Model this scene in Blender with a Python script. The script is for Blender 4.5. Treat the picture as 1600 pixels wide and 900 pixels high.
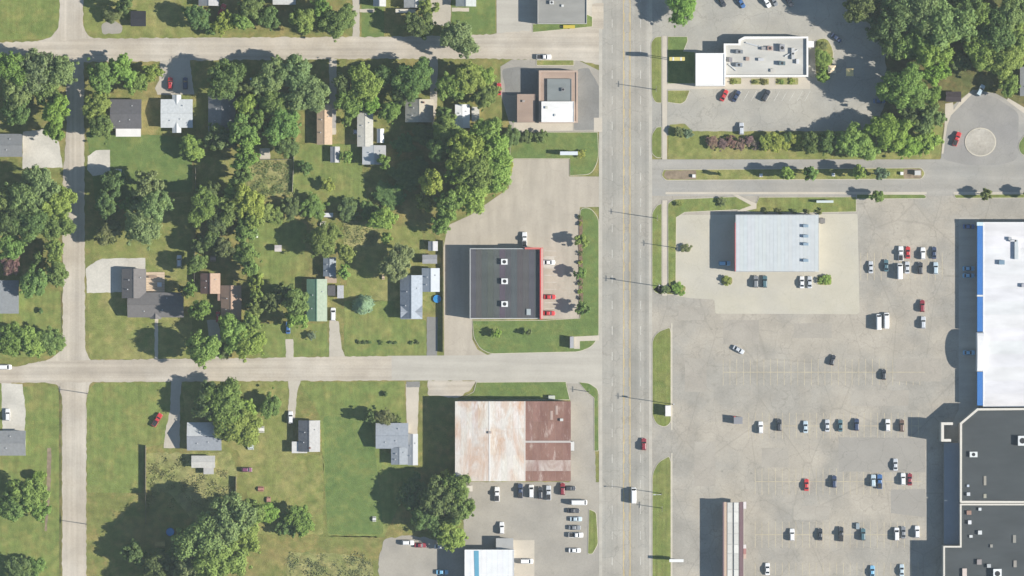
import bpy, math, random
import numpy as np
from mathutils import Vector
for _o in list(bpy.data.objects): bpy.data.objects.remove(_o)
SC = bpy.context.scene; COL = SC.collection
random.seed(7)
# ------------------------------------------------------------------ camera, sky, sun, exposure
CAM_H = 2000.0                                    # survey aircraft height, metres; one photo pixel = 0.25 m on the ground
cam = bpy.data.objects.new('camera', bpy.data.cameras.new('camera')); COL.objects.link(cam)
cam.location = (0, 0, CAM_H); cam.rotation_euler = (0, 0, 0)
cam.data.sensor_width = 36; cam.data.lens = 36*CAM_H/400.0; cam.data.clip_end = 9000; cam.data.clip_start = 10
SC.camera = cam
SUN_EL = math.radians(31.0); SUN_SLOPE = 0.15     # shadows run west and a little north
wd = bpy.data.worlds.new('World'); SC.world = wd; wd.use_nodes = True
_n = wd.node_tree.nodes; _bg = _n['Background']; _bg.inputs[1].default_value = 0.06
_sky = _n.new('ShaderNodeTexSky'); _sky.sky_type = 'NISHITA'; _sky.sun_disc = False
_sky.sun_elevation = SUN_EL; _sky.sun_rotation = math.radians(90) + math.atan(SUN_SLOPE)
_sky.altitude = 200; _sky.air_density = 1.3; _sky.dust_density = 0.1; _sky.ozone_density = 3.0
wd.node_tree.links.new(_sky.outputs[0], _bg.inputs[0])
sun = bpy.data.objects.new('sun', bpy.data.lights.new('sun', 'SUN')); COL.objects.link(sun)
sun.data.energy = 4.6; sun.data.angle = math.radians(0.53); sun.data.color = (1.0, 0.95, 0.87)
_az = math.atan(SUN_SLOPE)
sun.rotation_euler = Vector((-math.cos(_az)*math.cos(SUN_EL), math.sin(_az)*math.cos(SUN_EL), -math.sin(SUN_EL))).to_track_quat('-Z', 'Y').to_euler()
sun.location = (300, -40, 200)
SC.view_settings.view_transform = 'Standard'; SC.view_settings.look = 'None'
SC.view_settings.exposure = 1.08; SC.view_settings.gamma = 1.0; SC.view_settings.use_curve_mapping = False

# ------------------------------------------------------------------ helpers
M = 0.25
def X(px, z=0.0): return (px-800)*M*(CAM_H-z)/CAM_H          # survey grid to metres, for a point z above the ground
def Y(py, z=0.0): return (450-py)*M*(CAM_H-z)/CAM_H
def tag(o, label=None, cat=None, group=None, kind=None):
    if label: o['label'] = label
    if cat: o['category'] = cat
    if group: o['group'] = group
    if kind: o['kind'] = kind
    return o
def empty(name, loc, rz=0.0, label=None, cat=None, group=None):
    o = bpy.data.objects.new(name, None); COL.objects.link(o)
    o.empty_display_size = 0.5; o.location = loc; o.rotation_euler = (0, 0, rz)
    return tag(o, label, cat, group)
def link(name, me, parent=None, loc=(0, 0, 0), rz=0.0, scale=None, color=None):
    o = bpy.data.objects.new(name, me); COL.objects.link(o)
    o.parent = parent; o.location = loc; o.rotation_euler = (0, 0, rz)
    if scale: o.scale = scale
    if color: o.color = (*color, 1)
    return o
class MB:
    def __init__(s): s.v = []; s.f = []
    def add(s, vs, fs):
        b = len(s.v); s.v += [tuple(p) for p in vs]; s.f += [tuple(i+b for i in q) for q in fs]; return s
    def prism(s, pts, z0, z1, bottom=True):
        n = len(pts); a = sum(pts[i][0]*pts[(i+1) % n][1]-pts[(i+1) % n][0]*pts[i][1] for i in range(n))
        if a < 0: pts = pts[::-1]
        vs = [(p[0], p[1], z0) for p in pts]+[(p[0], p[1], z1) for p in pts]
        fs = [tuple(range(n, 2*n))]+[(i, (i+1) % n, n+(i+1) % n, n+i) for i in range(n)]
        if bottom: fs.append(tuple(range(n-1, -1, -1)))
        return s.add(vs, fs)
    def sheet(s, pts, z):
        n = len(pts); a = sum(pts[i][0]*pts[(i+1) % n][1]-pts[(i+1) % n][0]*pts[i][1] for i in range(n))
        if a < 0: pts = pts[::-1]
        return s.add([(p[0], p[1], z) for p in pts], [tuple(range(n))])
    def box(s, x0, x1, y0, y1, z0, z1): return s.prism([(x0, y0), (x1, y0), (x1, y1), (x0, y1)], z0, z1)
    def frustum(s, b, zb, t, zt):            # b, t = (x0,x1,y0,y1)
        f = lambda r, z: [(r[0], r[2], z), (r[1], r[2], z), (r[1], r[3], z), (r[0], r[3], z)]
        return s.add(f(b, zb)+f(t, zt), [(3, 2, 1, 0), (4, 5, 6, 7), (0, 1, 5, 4), (1, 2, 6, 5), (2, 3, 7, 6), (3, 0, 4, 7)])
    def slab(s, q, th=0.14):                 # thick panel under a quad or polygon q (top points)
        n = len(q); vs = [tuple(p) for p in q]+[(p[0], p[1], p[2]-th) for p in q]
        return s.add(vs, [tuple(range(n)), tuple(range(2*n-1, n-1, -1))]+[(i, n+i, n+(i+1) % n, (i+1) % n) for i in range(n)])
    def tube(s, pts, rad, n=7):
        pts = [Vector(p) for p in pts]; rings = []
        for i, p in enumerate(pts):
            d = (pts[min(i+1, len(pts)-1)]-pts[max(i-1, 0)]).normalized()
            u = d.cross(Vector((0.13, 0.97, 0.2))).normalized(); w = d.cross(u)
            rings.append([p+(u*math.cos(2*math.pi*k/n)+w*math.sin(2*math.pi*k/n))*rad[i] for k in range(n)])
        vs = [tuple(q) for r in rings for q in r]; fs = []
        for i in range(len(pts)-1):
            for k in range(n): fs.append((i*n+k, (i+1)*n+k, (i+1)*n+(k+1) % n, i*n+(k+1) % n))
        fs += [tuple(range(n)), tuple(range(len(vs)-1, len(vs)-n-1, -1))]
        return s.add(vs, fs)
    def cyl(s, x, y, r, z0, z1, n=16): return s.prism([(x+r*math.cos(2*math.pi*k/n), y+r*math.sin(2*math.pi*k/n)) for k in range(n)], z0, z1)
    def mesh(s, name, mat, org=(0, 0, 0), smooth=False):
        me = bpy.data.meshes.new(name); me.from_pydata([(a-org[0], b-org[1], c-org[2]) for a, b, c in s.v], [], s.f); me.update()
        if mat: me.materials.append(mat)
        if smooth: me.polygons.foreach_set('use_smooth', [True]*len(me.polygons))
        return me
    def build(s, name, mat, parent=None, smooth=False, color=None):
        org = tuple(parent.location) if parent else (0, 0, 0)
        if parent and parent.parent: org = tuple(parent.location+parent.parent.location)
        return link(name, s.mesh(name, mat, org, smooth), parent, color=color)
def rnd_poly(pts, r=0.0, n=6):               # round the corners of a pixel polygon: r per point or one number
    out = []; N = len(pts)
    for i in range(N):
        p = Vector(pts[i][:2]); rr = pts[i][2] if len(pts[i]) > 2 else r
        if rr <= 0: out.append(tuple(p)); continue
        a = Vector(pts[i-1][:2])-p; b = Vector(pts[(i+1) % N][:2])-p
        t = min(rr, a.length*0.49, b.length*0.49); A = p+a.normalized()*t; B = p+b.normalized()*t
        for k in range(n+1):
            u = k/n; out.append(tuple(A*(1-u)**2+p*2*u*(1-u)+B*u*u))
    return out
def W(pts, r=0.0): return [(X(p[0]), Y(p[1])) for p in rnd_poly(pts, r)]
def rect(x0, y0, x1, y1): return [(x0, y0), (x1, y0), (x1, y1), (x0, y1)]
def wobble(pts, amp, seg=4.0, seed=0):         # uneven edge for worn lawns and gravel
    rr = random.Random(seed); out = []
    for i in range(len(pts)):
        a = Vector(pts[i][:2]); b = Vector(pts[(i+1) % len(pts)][:2]); n = max(1, int((b-a).length/seg)); d = (b-a).normalized() if (b-a).length else Vector((0, 0)); nn = Vector((-d.y, d.x))
        for k in range(n):
            o = nn*rr.uniform(-amp, amp) if k else Vector((0, 0)); out.append(tuple(a.lerp(b, k/n)+o))
    return out

# ------------------------------------------------------------------ materials
class NT:
    def __init__(s, name, rough=0.9, spec=0.25):
        s.m = bpy.data.materials.new(name); s.m.use_nodes = True; s.t = s.m.node_tree; s.n = s.t.nodes
        s.p = s.n['Principled BSDF']; s.p.inputs['Roughness'].default_value = rough; s.p.inputs['Specular IOR Level'].default_value = spec
        s.tc = s.n.new('ShaderNodeTexCoord')
    def L(s, a, b): s.t.links.new(a, b)
    def noise(s, scale, det=3, sx=1, sy=1, sz=1, dist=0.0, rough=0.55, off=(0, 0, 0)):
        mp = s.n.new('ShaderNodeMapping'); mp.inputs['Scale'].default_value = (sx, sy, sz); mp.inputs['Location'].default_value = off; s.L(s.tc.outputs['Object'], mp.inputs[0])
        t = s.n.new('ShaderNodeTexNoise'); t.inputs['Scale'].default_value = scale; t.inputs['Detail'].default_value = det; t.inputs['Roughness'].default_value = rough; t.inputs['Distortion'].default_value = dist
        s.L(mp.outputs[0], t.inputs[0]); return t.outputs['Fac']
    def ramp(s, f, a, b, lo=0.0, hi=1.0):
        r = s.n.new('ShaderNodeMapRange'); r.inputs[1].default_value = a; r.inputs[2].default_value = b; r.inputs[3].default_value = lo; r.inputs[4].default_value = hi; s.L(f, r.inputs[0]); return r.outputs[0]
    def mix(s, f, a, b, mode='MIX'):
        m = s.n.new('ShaderNodeMix'); m.data_type = 'RGBA'; m.blend_type = mode
        for v, i in ((f, 0), (a, 6), (b, 7)):
            if isinstance(v, (int, float)): m.inputs[i].default_value = v
            elif isinstance(v, tuple): m.inputs[i].default_value = (*v[:3], 1)
            else: s.L(v, m.inputs[i])
        return m.outputs[2]
    def val(s, c, f, lo, hi):                 # multiply colour c by a grey factor between lo and hi
        g = s.ramp(f, 0.3, 0.7, lo, hi); cc = s.n.new('ShaderNodeCombineColor')
        for i in range(3): s.L(g, cc.inputs[i])
        return s.mix(1.0, c, cc.outputs[0], 'MULTIPLY')
    def cracks(s, scale, width, warp=0.6, sx=1, sy=1, off=(0, 0, 0)):
        mp = s.n.new('ShaderNodeMapping'); mp.inputs['Scale'].default_value = (sx, sy, 1); mp.inputs['Location'].default_value = off; s.L(s.tc.outputs['Object'], mp.inputs[0])
        nz = s.n.new('ShaderNodeTexNoise'); nz.inputs['Scale'].default_value = 0.35; nz.inputs['Detail'].default_value = 4; s.L(mp.outputs[0], nz.inputs[0])
        sc = s.n.new('ShaderNodeVectorMath'); sc.operation = 'SCALE'; sc.inputs['Scale'].default_value = warp*4; s.L(nz.outputs['Color'], sc.inputs[0])
        ad = s.n.new('ShaderNodeVectorMath'); s.L(mp.outputs[0], ad.inputs[0]); s.L(sc.outputs[0], ad.inputs[1])
        v = s.n.new('ShaderNodeTexVoronoi'); v.feature = 'DISTANCE_TO_EDGE'; v.inputs['Scale'].default_value = scale; s.L(ad.outputs[0], v.inputs[0])
        return s.ramp(v.outputs['Distance'], 0.0, width, 1.0, 0.0)
    def done(s, c, bump=None, strength=0.3, dist=0.05):
        if isinstance(c, tuple): s.p.inputs['Base Color'].default_value = (*c, 1)
        else: s.L(c, s.p.inputs['Base Color'])
        if bump is not None:
            b = s.n.new('ShaderNodeBump'); b.inputs['Strength'].default_value = strength; b.inputs['Distance'].default_value = dist; s.L(bump, b.inputs['Height']); s.L(b.outputs[0], s.p.inputs['Normal'])
        return s.m
def m_plain(name, c, var=0.18, scale=0.6, rough=0.85, spec=0.25, sx=1, sy=1, fine=6.0):
    t = NT(name, rough, spec); a = t.val(c, t.noise(scale, 4, sx, sy), 1-var, 1+var); a = t.val(a, t.noise(fine, 2, sx, sy), 1-var*0.4, 1+var*0.4); return t.done(a)
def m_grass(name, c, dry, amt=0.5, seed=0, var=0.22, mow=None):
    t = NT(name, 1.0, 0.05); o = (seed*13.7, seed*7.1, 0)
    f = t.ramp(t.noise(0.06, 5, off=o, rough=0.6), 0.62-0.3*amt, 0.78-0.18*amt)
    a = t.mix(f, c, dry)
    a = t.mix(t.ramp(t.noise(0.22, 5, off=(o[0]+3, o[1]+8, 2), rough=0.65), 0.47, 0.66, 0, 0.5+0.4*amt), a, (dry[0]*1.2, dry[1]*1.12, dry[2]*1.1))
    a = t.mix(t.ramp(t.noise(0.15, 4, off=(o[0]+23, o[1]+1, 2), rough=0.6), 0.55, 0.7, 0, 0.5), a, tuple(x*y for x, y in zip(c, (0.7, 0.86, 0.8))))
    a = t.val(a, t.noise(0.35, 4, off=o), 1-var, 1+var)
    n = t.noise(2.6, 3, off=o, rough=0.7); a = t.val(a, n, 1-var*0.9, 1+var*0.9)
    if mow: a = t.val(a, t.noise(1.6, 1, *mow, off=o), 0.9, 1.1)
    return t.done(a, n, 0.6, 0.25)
def m_pave(name, c, var=0.08, crack=0.0, streak=None, stain=0.1, grid=None, seed=0, tone2=None, spots=0.0):
    t = NT(name, 0.92, 0.2); o = (seed*31.3, seed*17.9, 0)
    a = c
    if tone2: a = t.mix(t.ramp(t.noise(0.045, 4, off=o), 0.42, 0.6), a, tone2)
    a = t.val(a, t.noise(0.11, 5, off=o), 1-var, 1+var)
    if streak: a = t.val(a, t.noise(1.0, 3, *streak, off=o), 1-var*1.3, 1+var*1.3)
    a = t.val(a, t.noise(1.3, 3, off=o), 1-var*0.5, 1+var*0.5)
    if stain: a = t.mix(t.ramp(t.noise(0.28, 3, off=(o[0]+5, 3, 1)), 0.66, 0.8, 0, stain*3), a, tuple(x*0.55 for x in c))
    if spots: a = t.mix(t.ramp(t.noise(0.8, 2, off=(o[0]+2, 7, 3)), 0.68, 0.8, 0, spots), a, tuple(x*0.4 for x in c))
    if crack:
        a = t.mix(t.ramp(t.cracks(0.11, 0.015, 0.8, off=o), 0, 1, 0, crack), a, tuple(x*0.42 for x in c))
        a = t.mix(t.ramp(t.cracks(0.24, 0.014, 0.7, off=(o[0]+9, 4, 0)), 0, 1, 0, crack*0.45), a, tuple(x*0.5 for x in c))
    if grid: a = t.mix(t.ramp(t.cracks(grid, 0.012, 0.12, 1.0, 0.55), 0, 1, 0, 0.3), a, tuple(x*0.5 for x in c))
    return t.done(a)
def m_obj(name, var=0.15, scale=0.8, rough=0.8, spec=0.25, sx=1, sy=1, coat=0.0):     # colour comes from the object
    t = NT(name, rough, spec); oi = t.n.new('ShaderNodeObjectInfo')
    a = t.val(oi.outputs['Color'], t.noise(scale, 4, sx, sy), 1-var, 1+var); t.p.inputs['Coat Weight'].default_value = coat; t.p.inputs['Coat Roughness'].default_value = 0.08
    return t.done(a)
def m_leaf(name, trans=0.38, var=0.22):
    t = NT(name, 0.75, 0.15); oi = t.n.new('ShaderNodeObjectInfo')
    a = t.val(oi.outputs['Color'], t.noise(0.55, 3), 1-var, 1+var); a = t.val(a, t.noise(3.5, 2), 0.8, 1.2)
    a = t.mix(t.ramp(t.noise(0.4, 2, off=(7, 3, 1)), 0.5, 0.75, 0, 0.35), a, (0.27, 0.33, 0.07))
    t.done(a); tr = t.n.new('ShaderNodeBsdfTranslucent'); t.L(a, tr.inputs[0]); ms = t.n.new('ShaderNodeMixShader'); ms.inputs[0].default_value = trans
    out = t.n['Material Output']; t.L(t.p.outputs[0], ms.inputs[1]); t.L(tr.outputs[0], ms.inputs[2]); t.L(ms.outputs[0], out.inputs[0]); return t.m
def m_rust(name, base, rust, amt, pale=None):
    t = NT(name, 0.7, 0.3); oi = t.n.new('ShaderNodeObjectInfo')
    f = t.ramp(t.noise(0.16, 5, 1, 0.35, dist=0.8, rough=0.65), 0.5-amt*0.2, 0.72-amt*0.1)
    a = t.mix(f, base, rust)
    if pale: a = t.mix(t.ramp(t.noise(0.22, 5, 1.6, 0.5, off=(4, 9, 2), rough=0.7), 0.56, 0.68, 0, 0.75), a, pale)
    a = t.mix(1.0, a, oi.outputs['Color'], 'MULTIPLY'); a = t.val(a, t.noise(1.2, 3, 4, 0.5), 0.88, 1.12); return t.done(a)

G = dict(
 base=m_grass('grass_base', (0.1476, 0.1603, 0.049), (0.2255, 0.1853, 0.0735), 0.4, 0),
 green=m_grass('grass_green', (0.1421, 0.177, 0.051), (0.1913, 0.189, 0.0637), 0.3, 3, 0.19, (0.4, 0.05, 1)),
 lush=m_grass('grass_lush', (0.1093, 0.1555, 0.047), (0.1503, 0.1734, 0.0539), 0.25, 5, 0.16),
 dry=m_grass('grass_dry', (0.158, 0.178, 0.052), (0.225, 0.21, 0.08), 0.5, 8, 0.22),
 weed=m_grass('grass_weed', (0.165, 0.182, 0.06), (0.25, 0.232, 0.1), 0.7, 11, 0.3),
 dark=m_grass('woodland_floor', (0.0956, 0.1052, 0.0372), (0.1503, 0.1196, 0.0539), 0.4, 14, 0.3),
 verge=m_grass('grass_verge', (0.142, 0.17, 0.046), (0.17, 0.178, 0.06), 0.4, 17, 0.16, (0.6, 0.02, 1)))
GRAVEL = (0.36, 0.315, 0.252)
MT = dict(
 gravel_h=m_pave('gravel_street', GRAVEL, 0.11, 0.0, (0.012, 0.55, 1), 0.05, seed=1, tone2=(0.39, 0.35, 0.29)),
 gravel_v=m_pave('gravel_lane', GRAVEL, 0.11, 0.0, (0.55, 0.012, 1), 0.05, seed=2, tone2=(0.385, 0.345, 0.285)),
 road=m_pave('worn_asphalt', (0.292, 0.272, 0.232), 0.115, 0.34, (0.42, 0.004, 1), 0.05, seed=3, tone2=(0.27, 0.258, 0.225)),
 lot=m_pave('old_asphalt', (0.325, 0.293, 0.24), 0.14, 0.34, None, 0.16, grid=0.05, seed=4, tone2=(0.272, 0.254, 0.218), spots=0.55),
 lot2=m_pave('restaurant_asphalt', (0.325, 0.305, 0.258), 0.10, 0.35, None, 0.12, seed=5, tone2=(0.28, 0.268, 0.235), spots=0.25),
 lot3=m_pave('resealed_asphalt', (0.295, 0.268, 0.225), 0.1, 0.25, None, 0.12, seed=21, tone2=(0.31, 0.285, 0.24)),
 patch=m_pave('asphalt_patch', (0.262, 0.245, 0.215), 0.06, 0.35, None, 0.1, seed=6),
 pad=m_pave('pale_concrete', (0.40, 0.37, 0.295), 0.06, 0.12, None, 0.06, seed=7, tone2=(0.385, 0.36, 0.30)),
 store=m_pave('tan_concrete', (0.345, 0.305, 0.245), 0.07, 0.15, (0.3, 0.05, 1), 0.08, seed=8),
 conc=m_pave('street_concrete', (0.36, 0.335, 0.285), 0.06, 0.08, (0.02, 0.4, 1), 0.05, seed=9),
 walk=m_pave('walkway_concrete', (0.42, 0.375, 0.305), 0.08, 0.0, None, 0.05, seed=10),
 drive=m_pave('driveway_concrete', (0.37, 0.335, 0.275), 0.1, 0.1, None, 0.1, seed=11),
 white_drive=m_pave('white_gravel', (0.43, 0.405, 0.35), 0.15, 0.0, None, 0.1, seed=12),
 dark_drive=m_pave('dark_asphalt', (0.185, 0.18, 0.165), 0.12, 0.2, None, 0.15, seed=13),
 gray_lot=m_pave('grey_gravel', (0.265, 0.245, 0.21), 0.1, 0.12, None, 0.12, seed=14, tone2=(0.3, 0.275, 0.23)),
 drv_e=m_pave('drive_asphalt', (0.285, 0.268, 0.235), 0.07, 0.22, (0.015, 0.3, 1), 0.08, seed=15, tone2=(0.265, 0.255, 0.23)),
 cul=m_pave('turning_circle_asphalt', (0.225, 0.215, 0.2), 0.08, 0.2, None, 0.1, seed=16, tone2=(0.25, 0.238, 0.215)),
 gravel_disc=m_pave('gravel_disc', (0.36, 0.335, 0.29), 0.2, 0.0, None, 0.4, seed=19, tone2=(0.3, 0.275, 0.23), spots=0.6),
 kerb=m_plain('kerb_concrete', (0.44, 0.4, 0.32), 0.1),
 soil=m_plain('bare_soil', (0.20, 0.155, 0.105), 0.3, 0.5), mulch=m_plain('brown_mulch', (0.15, 0.10, 0.065), 0.3, 1.5),
 wpaint=m_plain('white_road_paint', (0.46, 0.44, 0.39), 0.25, 0.5), ypaint=m_plain('yellow_road_paint', (0.46, 0.34, 0.14), 0.22, 0.4), fpaint=m_plain('faded_bay_paint', (0.40, 0.345, 0.235), 0.25, 0.3),
 wall=m_obj('painted_siding', 0.06, 1.5, 0.8), shingle=m_obj('roof_shingles', 0.10, 1.1, 0.9, 0.15), member=m_obj('roof_membrane', 0.13, 0.22, 0.85, 0.2, 0.35, 1), metal=m_obj('painted_metal', 0.05, 0.4, 0.5, 0.4), paint=m_obj('car_paint', 0.0, 1.0, 0.38, 0.5, coat=0.5),
 cloth=m_obj('canvas', 0.08, 1.0, 0.9), wood=m_obj('weathered_wood', 0.2, 2.0, 0.9),
 glass=m_plain('dark_glass', (0.012, 0.016, 0.022), 0.05, 1, 0.08, 0.5), tyre=m_plain('tyre_rubber', (0.018, 0.018, 0.018), 0.1), rim=m_plain('wheel_metal', (0.35, 0.35, 0.36), 0.05, 1, 0.35, 0.5),
 lamp=m_plain('lamp_plastic', (0.6, 0.58, 0.52), 0.03, 1, 0.2, 0.5), red=m_plain('tail_lamp_plastic', (0.3, 0.012, 0.012), 0.03, 1, 0.2, 0.5), dark=m_plain('dark_trim', (0.03, 0.03, 0.032), 0.1), bark=m_plain('tree_bark', (0.09, 0.07, 0.05), 0.3, 2.0),
 leaf=m_leaf('broad_leaves'), needle=m_leaf('needles', 0.05, 0.25), pole=m_plain('weathered_pole', (0.14, 0.115, 0.09), 0.2), steel=m_plain('galvanised_steel', (0.42, 0.43, 0.43), 0.08, 1, 0.45, 0.5),
 rust_w=m_rust('rusting_white_sheet', (0.49, 0.455, 0.41), (0.40, 0.25, 0.16), 0.34, (0.57, 0.55, 0.52)), rust_r=m_rust('rusted_red_sheet', (0.215, 0.118, 0.09), (0.16, 0.078, 0.06), 0.5, (0.40, 0.31, 0.27)), rust_p=m_rust('peeling_sheet', (0.215, 0.118, 0.09), (0.46, 0.4, 0.36), 0.9), water=m_plain('pool_water', (0.03, 0.2, 0.42), 0.1, 1, 0.1, 0.5))
# ------------------------------------------------------------------ ground, roads, lots, lawns
def sheet(name, pts, lvl, mat, r=0.0, wob=0.0, parent=None, kind='structure'):
    p = rnd_poly(pts, r)
    if wob: p = wobble(p, wob, 5.0, int(pts[0][0]*7+pts[0][1]))
    mb = MB().sheet([(X(a), Y(b)) for a, b in p], 0.004*lvl); o = mb.build(name, mat)
    if kind and not parent: o['kind'] = kind
    if parent: o.parent = parent
    return o
def inset(p, d):
    n = len(p); a = sum(p[i][0]*p[(i+1) % n][1]-p[(i+1) % n][0]*p[i][1] for i in range(n)); sg = 1 if a > 0 else -1; out = []
    for i in range(n):
        u = (Vector(p[i])-Vector(p[i-1])); v = (Vector(p[(i+1) % n])-Vector(p[i]))
        if u.length < 1e-6: u = v
        if v.length < 1e-6: v = u
        u.normalize(); v.normalize(); nn = Vector((-u.y-v.y, u.x+v.x)); nn = nn.normalized() if nn.length > 1e-6 else Vector((-v.y, v.x))
        out.append(tuple(Vector(p[i])+nn*sg*d))
    return out
def island(name, pts, mat, r=0.0, kw=0.2, h=0.13):
    p = W(pts, r); o = MB().prism(inset(p, kw), 0.0, h+0.02, False).build(name, mat); o['kind'] = 'structure'
    MB().prism(p, 0.0, h, False).build('kerb', MT['kerb'], o); return o
sheet('ground', [(-8000, -8000), (9600, -8000), (9600, 8900), (-8000, 8900)], -6, G['base'])
# lawns of the residential blocks
sheet('lawn', [(-160, -160), (93, -160), (93, 60), (-160, 66)], 0, G['green'], 0)
sheet('lawn', [(131, -160), (300, -160), (300, 58), (131, 62)], 0, G['dry'], 0, 0.6)
sheet('lawn', rect(565, -100, 600, 58), 0, G['lush'])
sheet('lawn', [(706, -100), (774, -100), (774, 52), (706, 56)], 0, G['lush'])
sheet('lawn', [(135, 205), (300, 215), (300, 300), (255, 300), (150, 320)], 0, G['lush'], 4, 1.0)
sheet('lawn', [(305, 245), (370, 248), (370, 305), (305, 295)], 0, G['dry'], 3, 1.5)
sheet('lawn', [(190, 320), (300, 305), (300, 440), (235, 430), (140, 400), (150, 370)], 0, G['dry'], 3, 1.5)
sheet('lawn', [(136, 458), (195, 455), (200, 495), (300, 495), (300, 560), (140, 561)], 0, G['dry'], 3, 1.0)
sheet('lawn', [(384, 345), (455, 340), (480, 352), (470, 470), (420, 470), (395, 420)], 0, G['green'], 3, 1.5)
sheet('lawn', [(460, 225), (560, 225), (575, 320), (455, 318)], 0, G['green'], 3, 1.2)
sheet('lawn', [(535, 350), (680, 355), (680, 470), (545, 470)], 0, G['dry'], 3, 1.5)
sheet('lawn', [(538, 470), (630, 470), (640, 500), (666, 500), (666, 556), (538, 558)], 0, G['green'], 3, 1.0)
sheet('lawn', [(398, 505), (510, 505), (514, 557), (398, 559)], 0, G['green'], 3, 1.0)
sheet('lawn', [(136, 612), (150, 598), (266, 597), (266, 690), (226, 700), (222, 770), (136, 770)], 0, G['green'], 4, 0.6)
sheet('lawn', [(284, 597), (450, 597), (446, 650), (458, 712), (505, 712), (505, 835), (400, 835), (372, 705), (290, 660)], 0, G['dry'], 3, 1.0)
sheet('lawn', [(468, 597), (632, 596), (634, 660), (585, 665), (590, 700), (650, 730), (600, 840), (512, 838), (500, 650)], 0, G['green'], 3, 0.5)
sheet('lawn', [(505, 650), (580, 650), (600, 835), (512, 835)], 1, G['lush'], 8, 0.8)
sheet('lawn', [(400, 835), (590, 838), (590, 1000), (380, 1000)], 0, G['base'], 3, 0.6)
sheet('weed_patch', [(228, 708), (360, 706), (372, 740), (362, 795), (320, 830), (290, 800), (265, 770), (228, 765)], 1, G['weed'], 6, 2.0)
sheet('weed_patch', [(450, 862), (540, 866), (560, 872), (582, 880), (584, 1000), (440, 1000)], 1, G['weed'], 6, 2.0)
sheet('garden_bed', rect(387, 250, 458, 306), 1, G['weed'], 2, 1.5)
sheet('garden_bed', rect(537, 345, 590, 385), 2, G['weed'], 2, 1.5)
sheet('lawn', [(-160, 600), (0, 600), (30, 604), (90, 604), (94, 640), (94, 1000), (-160, 1000)], 0, G['green'], 2, 0.5)
sheet('lawn', [(-160, 455), (94, 455), (97, 540), (80, 556), (-160, 568)], 0, G['green'], 3, 0.5)
sheet('soil_strip', [(74, 700), (80, 700), (79, 760), (73, 830), (70, 830)], 2, MT['soil'], 0, 0.8)
sheet('ditch_grass', [(92, 605), (96, 612), (96, 1000), (93, 1000)], 2, G['dark'], 0, 0.3)
sheet('ditch_grass', [(95, 455), (97.5, 455), (97.5, 535), (95, 540)], 2, G['dark'], 0, 0.3)
sheet('gravel_patch', [(158, 38), (175, 30), (192, 40), (190, 52), (160, 54)], 2, MT['gray_lot'], 5, 2)
# streets
nst = sheet('north_street', [(-160, 69), (60, 65), (140, 60), (400, 58.5), (600, 57.5), (700, 55.5), (770, 53.5), (800, 50), (860, 45), (945, 30), (945, 104), (905, 95), (800, 92.5), (700, 91.5), (540, 92), (400, 93.5), (240, 95.5), (130, 97), (60, 94), (-160, 92)], 6, MT['gravel_h'], 0, 1.1)
sheet('north_lane', [(93, -160), (131, -160), (130, 40), (138, 56), (152, 62), (150, 80), (60, 80), (52, 67), (80, 58), (91, 44), (93, 25)], 5, MT['gravel_v'], 3, 0.9)
sheet('west_road', [(103, 88), (131, 92), (132, 300), (133, 545), (140, 562), (153, 566), (153, 592), (140, 600), (135, 622), (135, 1100), (97, 1100), (97, 620), (90, 601), (64, 596), (50, 570), (80, 560), (95, 548), (98, 525), (97, 300), (104, 200)], 5, MT['gravel_v'], 4, 0.9)
sheet('south_street', [(-160, 576), (25, 573), (60, 565), (150, 562), (400, 559.5), (613, 556), (613, 594.5), (400, 595.5), (150, 597), (60, 598), (-160, 600)], 6, MT['gravel_h'], 0, 0.9)
sheet('south_street_concrete', [(612, 556), (760, 555), (770, 552.5), (900, 549), (918, 543), (932, 530), (942, 516), (945, 622), (936, 616), (926, 604), (912, 599), (744, 599), (742, 594.5), (612, 594.5)], 7, MT['conc'], 0)
road = sheet('main_road', [(940, -260), (1015, -260), (1016, 0), (1018, 300), (1018, 1160), (938, 1160), (939, 200)], 9, MT['road'])
for a, b in ((936, 941), (1014, 1019)):
    sheet('concrete_gutter', rect(a, -260, b, 1160), 10, MT['conc'])
for x in (974.2, 984.6):
    MB().sheet(W(rect(x-0.45, -260, x+0.45, 1160)), 0.045).build('yellow_line', MT['ypaint'], road)
for x in (975.7, 983.1):
    mb = MB()
    for k in range(46): mb.sheet(W(rect(x-0.25, -250+k*30, x+0.25, -236+k*30)), 0.045)
    tag(mb.build('yellow_dashes', MT['ypaint'], road), kind='stuff')
for x in (956.5, 1001.0):
    mb = MB()
    for k in range(36): mb.sheet(W(rect(x-0.42, -250+k*40, x+0.42, -237+k*40)), 0.045)
    tag(mb.build('white_dashes', MT['wpaint'], road), kind='stuff')
for x0, x1, s in ((944, 954, 1), (958, 971, 2), (988, 998, 3), (1003, 1013, 4)):
    pass
# lots west of the main road
sheet('office_forecourt', [(775, -160), (945, -160), (945, 34), (860, 47), (776, 53)], 4, MT['conc'], 0)
sheet('tan_apron', [(925, 6), (943, 4), (943, 46), (924, 44)], 11, MT['gravel_h'], 3)
island('lawn_strip', [(832, 37), (914, 37), (914, 24), (917, 22), (926, 26), (926, 42), (832, 51)], G['lush'], 1.5)
sheet('restaurant_lot', [(782, 104), (800, 93), (905, 95), (936, 110), (937, 206), (800, 206), (783, 150)], 5, MT['gray_lot'], 0)
sheet('dark_asphalt_strip', [(903, 108), (920, 106), (936, 135), (936, 203), (897, 203), (897, 190), (903, 188)], 8, MT['dark_drive'], 3, 0.6)
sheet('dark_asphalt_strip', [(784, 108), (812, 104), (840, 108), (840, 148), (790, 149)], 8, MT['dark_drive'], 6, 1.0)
sheet('walkway', [(803, 192), (895, 190), (895, 204), (802, 206)], 9, MT['walk'], 0)
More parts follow.
